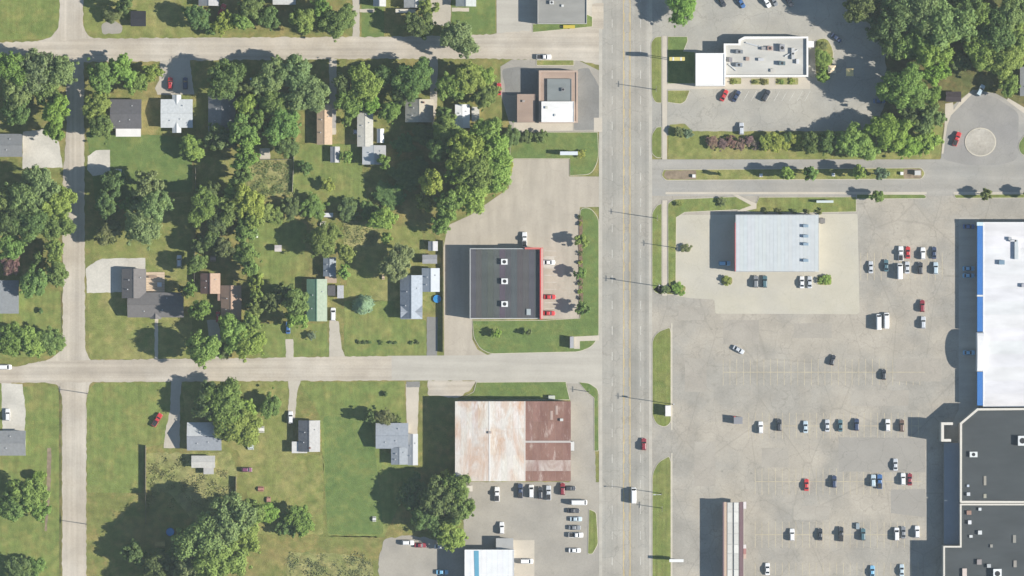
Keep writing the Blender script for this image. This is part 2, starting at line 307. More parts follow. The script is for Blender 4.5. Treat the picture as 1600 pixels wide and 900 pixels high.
sheet('walkway', rect(928, 184, 941, 206), 12, MT['walk'])
island('lawn_strip', rect(838, 93.5, 897, 102.5), G['dry'], 2)
sheet('lawn', [(735, 95), (784, 93), (786, 112), (780, 150), (800, 206), (796, 250), (740, 240)], 2, G['base'], 2, 1)
island('corner_lawn', [(797, 206.5), (934, 206.5), (936, 250, 14), (924, 273, 10), (890, 274.5), (890, 248), (797, 248)], G['lush'])
sheet('store_lot', [(693, 386), (700, 352), (735, 336), (795, 294), (796, 248.5), (889, 248.5), (889, 275.5), (941, 276), (941, 323), (906, 324), (905, 498), (738, 499), (738, 530), (746, 546), (766, 557), (694, 557)], 5, MT['store'], 0)
sheet('lawn', [(655, 340), (700, 345), (695, 386), (690, 556), (668, 556), (668, 500), (680, 470)], 1, G['base'], 0, 1)
island('store_lawn', [(738, 501), (850, 500), (906, 497), (906, 325, 8), (922, 324, 10), (936, 340, 12), (936, 526, 10), (925, 542, 8), (905, 550, 8), (766, 553, 6), (750, 545, 6), (740, 528, 6)], G['lush'])
sheet('mulch_bed', [(904, 338), (910, 338), (911, 492), (905, 492)], 45, MT['mulch'], 2, 0.8)
sheet('walkway', [(897, 526), (936, 524), (936, 532), (906, 533), (906, 545), (897, 545)], 44, MT['walk'], 0)
sheet('bay_line_patch', rect(849, 402, 866, 418), 6, MT['white_drive'])
mb = MB()
for y in (392, 401, 419, 430, 441, 452, 473, 482): mb.sheet(W(rect(851, y-0.3, 869, y+0.3)), 0.03)
tag(mb.build('bay_lines', MT['wpaint']), kind='stuff', label='white bay lines in front of the black roofed store')
o = bpy.data.objects['bay_lines']; o.parent = bpy.data.objects['store_lot']; del o['label']
# warehouse surroundings
island('warehouse_lawn', [(744, 597), (885, 596), (885, 600), (891, 625), (714, 626), (740, 612)], G['lush'], 2)
sheet('gravel_apron', [(668, 594), (744, 595), (735, 610), (715, 622), (668, 618)], 4, MT['gravel_h'], 4, 1.5)
sheet('asphalt_apron', [(884, 594), (915, 596), (928, 606), (931, 760), (890, 760), (891, 625)], 5, MT['gray_lot'], 0, 0.6)
island('lawn_strip', [(904, 597), (920, 598, 5), (935, 608, 6), (936, 705, 3), (928.5, 705), (928, 622), (916, 612)], G['lush'])
sheet('service_lot', [(724, 753), (938, 753), (940, 1000), (724, 1000)], 4, MT['gray_lot'], 0, 0.8)
sheet('gravel_lot', [(600, 842), (640, 836), (700, 846), (728, 850), (728, 1000), (590, 1000), (592, 870)], 3, MT['gray_lot'], 6, 1.5)
island('lawn_strip', [(920, 795, 3), (932, 800, 5), (935, 850, 5), (926, 866, 3), (918, 866, 3)], G['verge'])
sheet('tan_slab', rect(802, 844, 835, 905), 8, MT['walk'])
# residential driveways and paths
def drv(name, pts, mat='drive', lvl=4, r=0, wob=0.6): return sheet(name, pts, lvl, MT[mat], r, wob)
drv('driveway', [(250, 94), (297, 94), (300, 125), (304, 148), (246, 148), (242, 138), (249, 125)])
drv('driveway', [(551, -60), (562, -60), (562, 60), (551, 60)])
drv('driveway', [(673, -60), (705, -60), (704, 42), (690, 40), (673, 38)])
drv('driveway', [(514, 92), (526, 92), (525, 210), (515, 210)])
drv('driveway', [(671, 90), (684, 90), (683, 165), (676, 200), (672, 165)])
drv('driveway', [(36, 206), (68, 202), (92, 222), (98, 262), (60, 262), (35, 264)], 'white_drive')
drv('driveway', [(137, 244), (150, 235), (172, 234), (172, 272), (145, 275), (136, 265)], 'white_drive')
drv('driveway', [(134, 420), (150, 408), (160, 404), (227, 403), (228, 455), (136, 458)], 'white_drive')
drv('garden_path', rect(241.5, 496, 247, 561), 'walk', 3)
drv('driveway', [(446, 530), (458, 530), (459, 560), (447, 560)], 'drive', 4)
drv('driveway', [(515, 500), (529, 502), (534, 545), (541, 560), (514, 560)], 'drive', 4)
drv('driveway', [(667, 495), (684, 495), (683, 557), (667, 557)], 'dark_drive', 5)
drv('driveway', [(267, 594), (284, 594), (281, 625), (281, 700), (256, 700), (258, 675), (266, 640)])
drv('driveway', [(450, 594), (470, 594), (464, 615), (461, 655), (449, 655), (452, 615)])
drv('driveway', [(634, 600), (655, 600), (652, 680), (636, 680)], 'walk', 6)
drv('dark_culvert_apron', rect(635, 596, 656, 605), 'dark_drive', 8)
drv('driveway', [(2, 598), (35, 600), (40, 640), (38, 690), (4, 680), (3, 640)], 'white_drive')
drv('driveway', [(323, 500), (340, 500), (345, 520), (347, 560), (330, 560)], 'drive', 3)
drv('patio', rect(406, 232, 422, 249), 'walk', 5)
drv('patio', rect(562, 14, 585, 19), 'walk', 5)
drv('patio', rect(706, 12, 733, 18), 'walk', 5)
# east side
sheet('restaurant_parking_lot', [(1016, -160), (1300, -160), (1390, 40), (1392, 160), (1376, 200), (1340, 212), (1016, 212)], 5, MT['lot2'], 0)
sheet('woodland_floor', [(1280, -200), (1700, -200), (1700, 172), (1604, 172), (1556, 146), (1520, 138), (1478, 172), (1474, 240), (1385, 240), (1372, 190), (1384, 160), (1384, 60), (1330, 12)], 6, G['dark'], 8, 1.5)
sheet('shrub_bed', [(1044, 195), (1070, 193), (1082, 205), (1340, 205), (1395, 190), (1474, 190), (1470, 240), (1455, 248.5), (1044, 248.5)], 7, G['dry'], 3, 0.6)
sheet('east_drive', [(1017, 249), (1470, 249), (1476, 200), (1477, 174), (1520, 140), (1556, 146), (1604, 172), (1760, 172), (1760, 306), (1017, 306)], 8, MT['drv_e'], 3)
sheet('turning_circle', [(1472, 249), (1478, 200), (1480, 178), (1522, 144), (1552, 150), (1592, 176), (1590, 250), (1560, 258), (1510, 258)], 9, MT['cul'], 10)
sheet('walkway', [(1477, 162), (1489, 160), (1490, 172), (1500, 158), (1516, 143), (1519, 147), (1486, 180), (1480, 196), (1474, 240), (1471, 240), (1476, 196)], 13, MT['walk'], 0)
sheet('walkway', [(1575, 153), (1604, 170), (1604, 180), (1573, 157)], 13, MT['walk'], 0)
circ = [(1532+24.5*math.cos(a*0.2618), 222+22.5*math.sin(a*0.2618)) for a in range(24)]
island('circle_island', circ, MT['gravel_disc'], 0, 0.4, 0.18)
island('corner_lawn', [(1590, 226, 8), (1608, 200), (1700, 200), (1700, 246), (1606, 246, 6), (1594, 240, 6)], G['lush'])
island('median', [(1037, 265), (1440, 262, 4), (1446, 271, 4), (1440, 280, 4), (1040, 282, 4), (1033, 274, 4)], G['dry'])
sheet('median_brick', [(1040, 266.5), (1088, 266), (1088, 280), (1042, 280), (1037, 274)], 41, MT['soil'], 2, 0.5)
sheet('median_brick', rect(1412, 264, 1440, 279), 41, MT['soil'], 3, 0.5)
sheet('shopping_lot', [(1017, 300), (1446, 300), (1448, 306), (1490, 306), (1490, 300), (1760, 300), (1760, 1160), (1017, 1160)], 7, MT['lot'], 0)
sheet('drive_edge', rect(1040, 300, 1448, 303.5), 12, MT['walk']); sheet('drive_edge', rect(1490, 300, 1700, 303), 12, MT['walk'])
sheet('shop_apron', [(1046, 336), (1340, 334), (1343, 488), (1340, 491), (1118, 490), (1116, 468), (1080, 466), (1056, 462), (1054, 360)], 9, MT['pad'], 3)
sheet('restaurant_apron', [(1018, 57), (1046, 57), (1046, 200), (1018, 200)], 8, MT['lot2'])
sheet('asphalt_patch', [(1310, 683), (1446, 684), (1446, 738), (1360, 738), (1360, 716), (1358, 737), (1311, 737)], 9, MT['patch'], 0, 0.5)
sheet('asphalt_patch', [(1392, 765), (1446, 764), (1447, 808), (1392, 802)], 9, MT['patch'], 0, 0.5)
for q in ((1130, 500, 1186, 538), (1240, 505, 1300, 528), (1070, 560, 1104, 612), (1190, 700, 1232, 730), (1400, 560, 1470, 596), (1330, 610, 1420, 634), (1085, 690, 1118, 760), (1240, 790, 1296, 812), (1060, 480, 1100, 500)):
    sheet('asphalt_patch', rect(*q), 9, MT['lot3'], 0, 0.4)
sheet('shopfront_walk', [(1498, 340), (1530, 340), (1530, 640), (1502, 660), (1502, 850), (1478, 850), (1474, 852), (1474, 690), (1498, 640)], 10, MT['conc'], 0)
sheet('lot_edge', [(1400, 300), (1486, 300), (1486, 306), (1446, 306)], 10, MT['drv_e'], 0)
for y0, y1 in ((56, 249), (313, 462)): sheet('sidewalk', rect(1034.6, y0, 1042.2, y1), 40, MT['walk'])
island('road_verge', [(1017, 66, 5), (1024, 57, 5), (1033.8, 57), (1033.8, 161), (1024, 161, 6), (1018, 150, 6)], G['verge'])
island('road_verge', [(1018, 210, 5), (1026, 198, 5), (1033.8, 198), (1033.8, 247), (1026, 247, 5), (1018, 240, 5)], G['verge'])
island('road_verge', [(1018.5, 332, 6), (1027, 320, 5), (1034, 318), (1034, 460), (1024, 458, 4), (1018.5, 450, 4)], G['green'])
island('restaurant_lawn', [(1043, 57), (1074, 57), (1075, 64), (1068, 80), (1086, 81), (1090, 131), (1043, 131)], G['lush'])
island('planting_bed', [(1043, 141), (1078, 141), (1072, 158, 4), (1064, 163, 4), (1043, 160)], G['dry'])
sheet('walkway', [(1042, 131.5), (1100, 131.5), (1100, 139), (1042, 139)], 14, MT['walk'])
sheet('walkway', [(1088, 124), (1266, 120), (1266, 139), (1088, 139)], 15, MT['walk'])
for a in ((1139, 121, 1159, 132), (1173, 122, 1202, 133), (1211, 121, 1248, 133)): island('planting_bed', rect(*a), G['weed'], 2)
island('planting_bed', [(1274, 62, 6), (1292, 58, 10), (1303, 78, 10), (1300, 112, 8), (1294, 128, 6), (1276, 128, 4), (1273, 100, 4)], G['dry'])
island('shop_lawn', [(1043, 318, 4), (1052, 311, 5), (1150, 307), (1170, 318), (1180, 322), (1186, 308), (1338, 307.5), (1338, 331), (1260, 333), (1180, 332), (1150, 328), (1070, 332), (1057, 340), (1056, 455), (1044, 458)], G['green'])
sheet('walkway', [(1144, 304), (1152, 304), (1174, 315), (1182, 318), (1182, 326), (1152, 332), (1152, 329), (1174, 321)], 46, MT['walk'])
island('planting_bed', [(1019, 452, 4), (1028, 446), (1056, 446), (1072, 446, 4), (1072, 455, 5), (1062, 461, 4), (1030, 460, 5)], G['weed'])
island('drive_verge', [(1338.5, 303.5), (1444, 303.5, 3), (1448, 307, 3), (1446, 310.5, 3), (1338.5, 311)], G['lush'])
island('drive_verge', [(1490, 304, 2), (1700, 302), (1700, 309), (1493, 310, 2)], G['verge'])
island('road_verge', [(1019, 530, 8), (1028, 518, 8), (1047, 511, 4), (1048.6, 520), (1048.6, 660, 4), (1040, 668, 6), (1026, 664, 8), (1019, 650, 6)], G['verge'])
island('road_verge', [(1019, 740, 8), (1028, 722, 8), (1046, 712, 4), (1048.6, 722), (1048.6, 1160), (1019, 1160)], G['verge'])
sheet('lot_edge', rect(1048.8, 505, 1050.6, 672), 9, MT['kerb']); sheet('lot_edge', rect(1048.8, 708, 1050.6, 1160), 9, MT['kerb'])
for a in ((1126, 432, 1145, 445), (1276, 430, 1300, 446)): island('planting_bed', rect(*a), G['weed'], 5)
lot = bpy.data.objects['shopping_lot']
for (x0, x1, y, d) in ((1345, 1475, 406, 22), (1130, 1445, 571, 20), (1130, 1445, 592, 20), (1170, 1440, 655, 20), (1170, 1440, 676, 20), (1180, 1440, 742, 20), (1180, 1440, 763, 20), (1180, 1440, 825, 20), (1180, 1440, 846, 20), (1180, 1440, 889, 20), (1345, 1475, 427, 22)):
    mb = MB(); x = x0
    while x < x1: mb.sheet(W(rect(x-0.34, y-d/2, x+0.34, y+d/2)), 0.034); x += 10.6
    if y in (571, 655, 742, 825): mb.sheet(W(rect(x0, y+10.1, x1, y+10.9)), 0.038)
    tag(mb.build('bay_lines', MT['fpaint'], lot), kind='stuff')
nl = bpy.data.objects['restaurant_parking_lot']
mb = MB()
for k in range(12):
    x = 1125+k*12; mb.add([(X(x), Y(158), 0.026), (X(x+0.6), Y(158), 0.026), (X(x+9.6), Y(142), 0.026), (X(x+9), Y(142), 0.026)], [(0, 1, 2, 3)])
tag(mb.build('bay_lines', MT['wpaint'], nl), kind='stuff')
# ------------------------------------------------------------------ buildings
UNIT = MB().box(-0.5, 0.5, -0.5, 0.5, -0.5, 0.5)
CUBE = {}
def ubox(mat):
    if mat not in CUBE: CUBE[mat] = UNIT.mesh('trim_block', MT[mat])
    return CUBE[mat]
def opening(root, kind, x, y, z, w, h, face, pane=True, color=(0.6, 0.6, 0.58)):     # face: 'x' or 'y' = wall normal axis
    sc = (0.14, w, h) if face == 'x' else (w, 0.14, h)
    o = link(kind, ubox('metal'), root, (x, y, z), 0, sc, color)
    if kind == 'window' and pane: link('pane', ubox('glass'), o, (0, 0, 0), 0, (1.25, 0.84, 0.84) if face == 'x' else (0.84, 1.25, 0.84))
    if kind == 'door': link('handle', ubox('steel'), o, (0, 0.36, -0.02) if face == 'x' else (0.36, 0, -0.02), 0, (1.9, 0.06, 0.05) if face == 'x' else (0.06, 1.9, 0.05))
    return o
def wing(root, k, r, he, hr, roofc, wallc, axis='y', hip=0.0, ov=0.35, eps=0.0, matr='shingle', c2=None, door=None, win=True):
    ox, oy, _ = root.location
    zc = (he+hr)/2 if k != 'flat' else he
    x0, x1 = X(r[0], zc)-ox, X(r[2], zc)-ox; y0, y1 = Y(r[3], zc)-oy, Y(r[1], zc)-oy
    a0, a1, b0, b1 = x0+ov, x1-ov, y0+ov, y1-ov
    def mk(name, mb, m, c): return link(name, mb.mesh(name, MT[m]), root, color=c)
    he += eps; hr += eps
    c2 = c2 or roofc
    if k == 'flat':
        mk('wall', MB().box(a0, a1, b0, b1, 0, he-0.2), 'wall', wallc)
        mk('roof', MB().box(x0, x1, y0, y1, he-0.2, he), matr, roofc)
    elif k == 'shed':
        w = MB(); pts = [(a0, 0), (a1, 0)]
        w.add([(a0, b0, 0), (a1, b0, 0), (a1, b1, 0), (a0, b1, 0), (a0, b0, he-0.1), (a1, b0, hr-0.1), (a1, b1, hr-0.1), (a0, b1, he-0.1)], [(3, 2, 1, 0), (4, 5, 6, 7), (0, 1, 5, 4), (1, 2, 6, 5), (2, 3, 7, 6), (3, 0, 4, 7)])
        mk('wall', w, 'wall', wallc); mk('roof', MB().slab([(x0, y0, he), (x1, y0, hr), (x1, y1, hr), (x0, y1, he)]), matr, roofc)
    else:
        T = (lambda p: p) if axis == 'y' else (lambda p: (p[1], p[0], p[2]))
        if axis == 'y': u0, u1, v0, v1, p0, p1, q0, q1 = x0, x1, y0, y1, a0, a1, b0, b1
        else: u0, u1, v0, v1, p0, p1, q0, q1 = y0, y1, x0, x1, b0, b1, a0, a1
        um = (u0+u1)/2; hp = hip*(u1-u0)/2
        w = MB(); th = 0.16; sl = (hr-he)/((u1-u0)/2); hw = he+sl*ov-th
        w.add([T(p) for p in [(p0, q0, 0), (p1, q0, 0), (p1, q1, 0), (p0, q1, 0), (p0, q0, hw), (p1, q0, hw), (p1, q1, hw), (p0, q1, hw)]], [(3, 2, 1, 0), (0, 1, 5, 4), (1, 2, 6, 5), (2, 3, 7, 6), (3, 0, 4, 7)])
        if not hip: w.add([T(p) for p in [(p0, q0, hw), (p1, q0, hw), (um, q0, hr-th-0.02), (p0, q1, hw), (p1, q1, hw), (um, q1, hr-th-0.02)]], [(0, 1, 2), (4, 3, 5)])
        mk('wall', w, 'wall', wallc)
        def sl_(pts, c):
            pts = [T(p) for p in pts]; n = len(pts); a = sum(pts[i][0]*pts[(i+1) % n][1]-pts[(i+1) % n][0]*pts[i][1] for i in range(n))
            if a < 0: pts = pts[::-1]
            mk('roof_slope', MB().slab(pts, th), matr, c)
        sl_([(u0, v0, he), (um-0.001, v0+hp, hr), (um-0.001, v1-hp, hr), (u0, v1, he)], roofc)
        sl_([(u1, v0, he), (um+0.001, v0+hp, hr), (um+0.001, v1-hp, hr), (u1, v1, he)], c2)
        if hip:
            sl_([(u0, v0, he-0.003), (u1, v0, he-0.003), (um, v0+hp, hr-0.003)], roofc); sl_([(u0, v1, he-0.003), (u1, v1, he-0.003), (um, v1-hp, hr-0.003)], roofc)
        else: mk('ridge_cap', MB().box(*( (um-0.14, um+0.14, v0+0.03, v1-0.03) if axis == 'y' else (v0+0.03, v1-0.03, um-0.14, um+0.14)), hr-0.05, hr+0.035), matr, tuple(c*0.9 for c in roofc))
    if k == 'gable' and win:
        for f_, s_ in ((0.3, -0.5), (0.62, -0.4), (0.7, 0.55)):
            vv = y0+(y1-y0)*f_ if axis == 'y' else (y0+y1)/2+s_*(y1-y0)/2; uu = (x0+x1)/2+s_*(x1-x0)/2 if axis == 'y' else x0+(x1-x0)*f_
            link('vent_pipe', ubox('steel'), root, (uu, vv, hr-(hr-he)*abs(s_)+0.15), 0, (0.35, 0.35, 0.5))
    if win:
        for s, yy in ((-1, b0), (1, b1)):
            for f in ((0.25, 0.75) if a1-a0 > 5 else (0.5,)):
                if door == ('S' if s < 0 else 'N') and f in (0.25, 0.5): opening(root, 'door', a0+f*(a1-a0), yy, 1.03, 0.95, 2.05, 'y', color=(0.3, 0.2, 0.13))
                else: opening(root, 'window', a0+f*(a1-a0), yy, 1.55, 1.1, 1.1, 'y')
        for s, xx in ((-1, a0), (1, a1)):
            for f in ((0.25, 0.75) if b1-b0 > 5 else (0.5,)):
                if door == ('W' if s < 0 else 'E') and f in (0.25, 0.5): opening(root, 'door', xx, b0+f*(b1-b0), 1.03, 0.95, 2.05, 'x', color=(0.3, 0.2, 0.13))
                else: opening(root, 'window', xx, b0+f*(b1-b0), 1.55, 1.1, 1.1, 'x')
def house(name, label, cat, wings, wallc=(0.5, 0.48, 0.43), group=None, chimney=None):
    r = wings[0]['r']; root = empty(name, (X((r[0]+r[2])/2), Y((r[1]+r[3])/2), 0), 0, label, cat, group)
    for i, w in enumerate(wings):
        w = dict(w); wing(root, w.pop('k'), w.pop('r'), w.pop('he'), w.pop('hr', 0), w.pop('c'), w.pop('wc', wallc), eps=0.004*i, **w)
    if chimney:
        cx, cy, cz = chimney; c = MB().box(-0.35, 0.35, -0.35, 0.35, -1.6, 0.0).mesh('chimney', MT['wall']); o = link('chimney', c, root, (X(cx, cz)-root.location.x, Y(cy, cz)-root.location.y, cz), color=(0.23, 0.12, 0.09))
        link('flue', ubox('dark'), o, (0, 0, 0.03), 0, (0.34, 0.34, 0.12))
    return root
GREY = (0.13, 0.13, 0.128); DGREY = (0.085, 0.085, 0.085); LGREY = (0.40, 0.41, 0.41); BLUEG = (0.24, 0.265, 0.29); BRN = (0.25, 0.18, 0.13); TAN = (0.38, 0.28, 0.19); WHT = (0.58, 0.58, 0.56)
def g(r, he, hr, c, axis='y', k='gable', **kw): return dict(k=k, r=r, he=he, hr=hr, c=c, axis=axis, **kw)
HG = 'houses of the residential blocks'
house('bungalow', 'grey roofed bungalow cut by left edge beside a white gravel drive, upper left', 'house', [g((-30, 209, 35, 245), 2.7, 4.2, (0.17, 0.175, 0.175), 'x', door='E')], group=HG)
house('bungalow', 'square dark grey roofed house with a white rear porch below it', 'house', [g((172, 155, 221, 201), 2.8, 4.6, (0.10, 0.097, 0.10), 'x', door='N'), g((181, 200, 220, 213.5), 2.7, 2.45, (0.6, 0.58, 0.54), 'y', 'flat', matr='metal', win=False)], group=HG)
house('bungalow', 'pale grey cross-gabled house behind the red and navy parked cars', 'house', [g((251, 155, 301, 199.5), 2.9, 3.9, (0.42, 0.435, 0.43), 'x', door='N', c2=(0.44, 0.455, 0.45)), g((269, 148, 283, 207.5), 2.75, 3.3, (0.42, 0.435, 0.43), 'y', c2=(0.44, 0.455, 0.45), win=False)], group=HG)
house('bungalow', 'grey roofed house mostly hidden in tree shade between two driveways', 'house', [g((325, 149, 368, 205), 2.9, 4.9, (0.19, 0.19, 0.185), 'y', door='N')], group=HG)
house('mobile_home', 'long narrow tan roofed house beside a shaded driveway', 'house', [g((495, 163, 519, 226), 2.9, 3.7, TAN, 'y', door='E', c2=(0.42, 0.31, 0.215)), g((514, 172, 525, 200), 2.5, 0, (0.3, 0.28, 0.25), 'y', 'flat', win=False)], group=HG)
house('bungalow', 'mottled off-white roofed house with a striped grey rear extension', 'house', [g((558, 176, 583, 229), 3.0, 3.6, (0.41, 0.395, 0.345), 'y', door='N'), g((566, 227, 603, 257), 2.8, 3.4, (0.40, 0.41, 0.405), 'y', c2=(0.30, 0.30, 0.295), matr='metal'), g((562, 164, 569, 178), 2.6, 0, (0.4, 0.39, 0.36), k='flat', win=False)], (0.5, 0.5, 0.47), HG)
house('garden_shed', 'small white shed at the right side of the off-white roofed house', 'shed', [g((589, 201, 600, 223), 2.0, 2.7, WHT, 'y', door='S', win=False)])
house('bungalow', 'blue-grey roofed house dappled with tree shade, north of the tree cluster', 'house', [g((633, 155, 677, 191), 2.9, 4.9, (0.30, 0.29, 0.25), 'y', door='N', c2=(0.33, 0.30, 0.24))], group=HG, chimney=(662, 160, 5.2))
house('mobile_home', 'bright white roofed small house among trees near the tan roofed restaurant', 'house', [g((711, 163, 734, 200), 2.8, 3.1, (0.62, 0.62, 0.62), 'y', matr='metal', door='E')], (0.5, 0.5, 0.48), HG)
house('garden_shed', 'small cream shed right beside the bright white roofed house', 'shed', [g((737, 167, 749, 190), 2.0, 2.7, (0.5, 0.48, 0.42), 'x', door='S', win=False)])
house('bungalow', 'grey roofed house cut by top edge, left of the brightest yellow-green tree', 'house', [g((310, -40, 342, 9), 2.9, 4.4, (0.3, 0.3, 0.3), 'y', door='S')], group=HG)
house('bungalow', 'pale roofed house cut by top edge above the dark shaded yard', 'house', [g((426, -40, 462, 7), 2.9, 4.6, (0.42, 0.42, 0.4), 'x', door='S')], group=HG)
house('bungalow', 'light roofed house cut by top edge, right of a narrow concrete driveway', 'house', [g((583, -40, 603, 10), 3.4, 4.8, (0.36, 0.36, 0.35), 'y', door='S')], group=HG)
house('bungalow', 'off-white roofed house cut by top edge, with a pale porch strip', 'house', [g((631, -40, 668, 12), 3.2, 4.8, (0.4, 0.39, 0.36), 'y', door='S'), g((618, 14, 650, 20), 2.4, 0, (0.5, 0.46, 0.38), k='flat', win=False)], group=HG)
house('bungalow', 'grey-green roofed house cut by top edge beside the wide driveway', 'house', [g((712, -40, 744, 10), 3.2, 4.8, (0.33, 0.35, 0.33), 'y', door='S')], group=HG)
house('garden_shed', 'square black roofed shed standing alone on dry grass near the top left', 'shed', [g((204, 17, 228, 41), 2.4, 3.1, (0.025, 0.026, 0.03), 'x', door='S', win=False)], (0.1, 0.1, 0.1))
house('bungalow', 'L-shaped brown-grey roofed house with a beige deck, beside the crossroads', 'house', [g((199, 457, 287, 496), 2.9, 4.8, (0.135, 0.127, 0.122), 'x', door='S'), g((190, 420, 228, 466), 2.8, 4.6, (0.14, 0.13, 0.124), 'y', door='W'), g((234, 480, 252, 498.5), 2.7, 3.6, (0.145, 0.135, 0.128), 'y', win=False)], group=HG)
deck = empty('garden_deck', (X(243), Y(443), 0), 0, 'beige wooden deck in the corner of the L-shaped house', 'deck')
for k in range(9): link('deck_board', ubox('wood'), deck, (0, 4.0-k*0.95, 0.45), 0, (7.2, 0.9, 0.08), (0.45, 0.35, 0.25))
link('deck_frame', ubox('wood'), deck, (0, 0.2, 0.2), 0, (7.0, 8.0, 0.4), (0.25, 0.19, 0.13)); link('storage_chest', ubox('wood'), deck, (-1.0, 2.6, 0.8), 0, (3.2, 0.9, 0.62), (0.25, 0.18, 0.13)); link('hot_tub', ubox('cloth'), deck, (1.6, -0.4, 0.85), 0, (1.7, 1.7, 0.7), (0.5, 0.5, 0.5))
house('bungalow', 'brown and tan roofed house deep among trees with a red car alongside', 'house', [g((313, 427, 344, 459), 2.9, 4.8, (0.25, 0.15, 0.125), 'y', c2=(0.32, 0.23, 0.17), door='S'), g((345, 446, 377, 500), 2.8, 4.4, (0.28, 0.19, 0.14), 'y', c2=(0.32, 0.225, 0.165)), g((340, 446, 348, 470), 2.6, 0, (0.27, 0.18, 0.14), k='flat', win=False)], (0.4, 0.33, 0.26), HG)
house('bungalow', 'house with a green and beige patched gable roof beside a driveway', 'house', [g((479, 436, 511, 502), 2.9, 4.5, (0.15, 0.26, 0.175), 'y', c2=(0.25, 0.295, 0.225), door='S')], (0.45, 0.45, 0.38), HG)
house('outbuilding', 'blue-grey metal roofed outbuilding behind the green roofed house', 'shed', [g((505, 402, 525, 432), 2.6, 3.4, (0.2, 0.225, 0.25), 'y', matr='metal', door='S'), g((508, 432, 526, 442), 2.2, 0, (0.34, 0.26, 0.19), k='flat', win=False), g((512, 446, 524, 462), 2.3, 0, (0.09, 0.085, 0.085), k='flat', win=False), g((527, 446, 537, 466), 2.2, 0, (0.36, 0.36, 0.36), k='flat', win=False)])
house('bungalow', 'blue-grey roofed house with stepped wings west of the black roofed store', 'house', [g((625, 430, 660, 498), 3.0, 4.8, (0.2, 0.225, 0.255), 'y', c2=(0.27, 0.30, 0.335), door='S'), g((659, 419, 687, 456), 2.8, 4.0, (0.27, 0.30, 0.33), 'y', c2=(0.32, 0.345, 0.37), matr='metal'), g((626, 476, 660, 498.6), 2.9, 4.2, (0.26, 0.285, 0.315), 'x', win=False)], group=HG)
house('garden_shed', 'light grey square shed, northernmost of two beside the store lot', 'shed', [g((669, 377, 684, 392), 2.1, 2.9, (0.36, 0.36, 0.36), 'y', door='W', win=False)])
house('garden_shed', 'wider grey shed, southern one of two beside the store lot', 'shed', [g((660, 398, 683, 412), 2.1, 2.9, (0.26, 0.26, 0.265), 'x', door='W', win=False)])
house('bungalow', 'dark grey roofed house cut by left edge north of the crossroads', 'house', [g((-40, 438, 29, 490), 2.9, 4.7, (0.16, 0.17, 0.175), 'y', door='S')], group=HG)
house('bungalow', 'grey roofed house cut by left edge below the white gravel drive', 'house', [g((-40, 673, 40, 712), 2.9, 4.6, (0.2, 0.205, 0.205), 'x', door='S')], group=HG)
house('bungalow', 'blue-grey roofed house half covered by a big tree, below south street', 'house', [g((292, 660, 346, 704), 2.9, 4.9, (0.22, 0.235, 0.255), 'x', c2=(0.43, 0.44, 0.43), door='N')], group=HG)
house('garden_shed', 'pale grey shed standing in weeds behind the half covered house', 'shed', [g((299, 712, 336, 731), 2.3, 3.1, (0.40, 0.39, 0.36), 'x', door='S', win=False), g((318, 729, 334, 741), 2.0, 0, (0.36, 0.35, 0.33), k='flat', win=False)])
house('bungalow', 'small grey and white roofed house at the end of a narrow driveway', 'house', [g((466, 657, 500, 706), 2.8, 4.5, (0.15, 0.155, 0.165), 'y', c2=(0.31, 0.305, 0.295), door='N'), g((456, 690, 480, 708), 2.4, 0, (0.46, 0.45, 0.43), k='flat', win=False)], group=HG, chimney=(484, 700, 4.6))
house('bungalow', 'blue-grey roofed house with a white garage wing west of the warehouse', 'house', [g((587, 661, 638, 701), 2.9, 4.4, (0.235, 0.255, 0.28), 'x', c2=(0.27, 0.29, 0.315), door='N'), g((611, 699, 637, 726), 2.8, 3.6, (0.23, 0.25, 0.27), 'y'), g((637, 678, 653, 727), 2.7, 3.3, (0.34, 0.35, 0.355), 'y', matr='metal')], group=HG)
house('garden_shed', 'tiny white shed at the end of the white gravel drive', 'shed', [g((179, 264, 190, 277), 2.0, 2.7, (0.52, 0.51, 0.48), 'y', door='W', win=False)])
house('garden_shed', 'tiny white shed beside the tall row of yard trees', 'shed', [g((393, 358, 403, 371), 1.9, 2.5, WHT, 'y', door='W', win=False)])
house('garden_shed', 'pale pinkish tiny shed on the lawn, left of a large dark shadow', 'shed', [g((429, 383, 440, 393), 1.9, 2.5, (0.46, 0.42, 0.4), 'x', door='S', win=False)])
house('garden_shed', 'grey-roofed triangular-looking shed behind the tan roofed long house', 'shed', [g((516, 229, 531, 254), 2.0, 2.8, (0.34, 0.335, 0.33), 'y', door='S', win=False)])
house('garden_shed', 'dark shed with a pale corner beside the turning circle, under trees', 'shed', [g((1478, 143, 1502, 159), 2.2, 3.0, (0.05, 0.04, 0.042), 'x', door='S', win=False)])
house('bungalow', 'grey roofed house cut by right edge beyond the turning circle', 'house', [g((1594, 104, 1640, 150), 2.9, 4.6, (0.32, 0.32, 0.31), 'y', door='S')], group=HG)

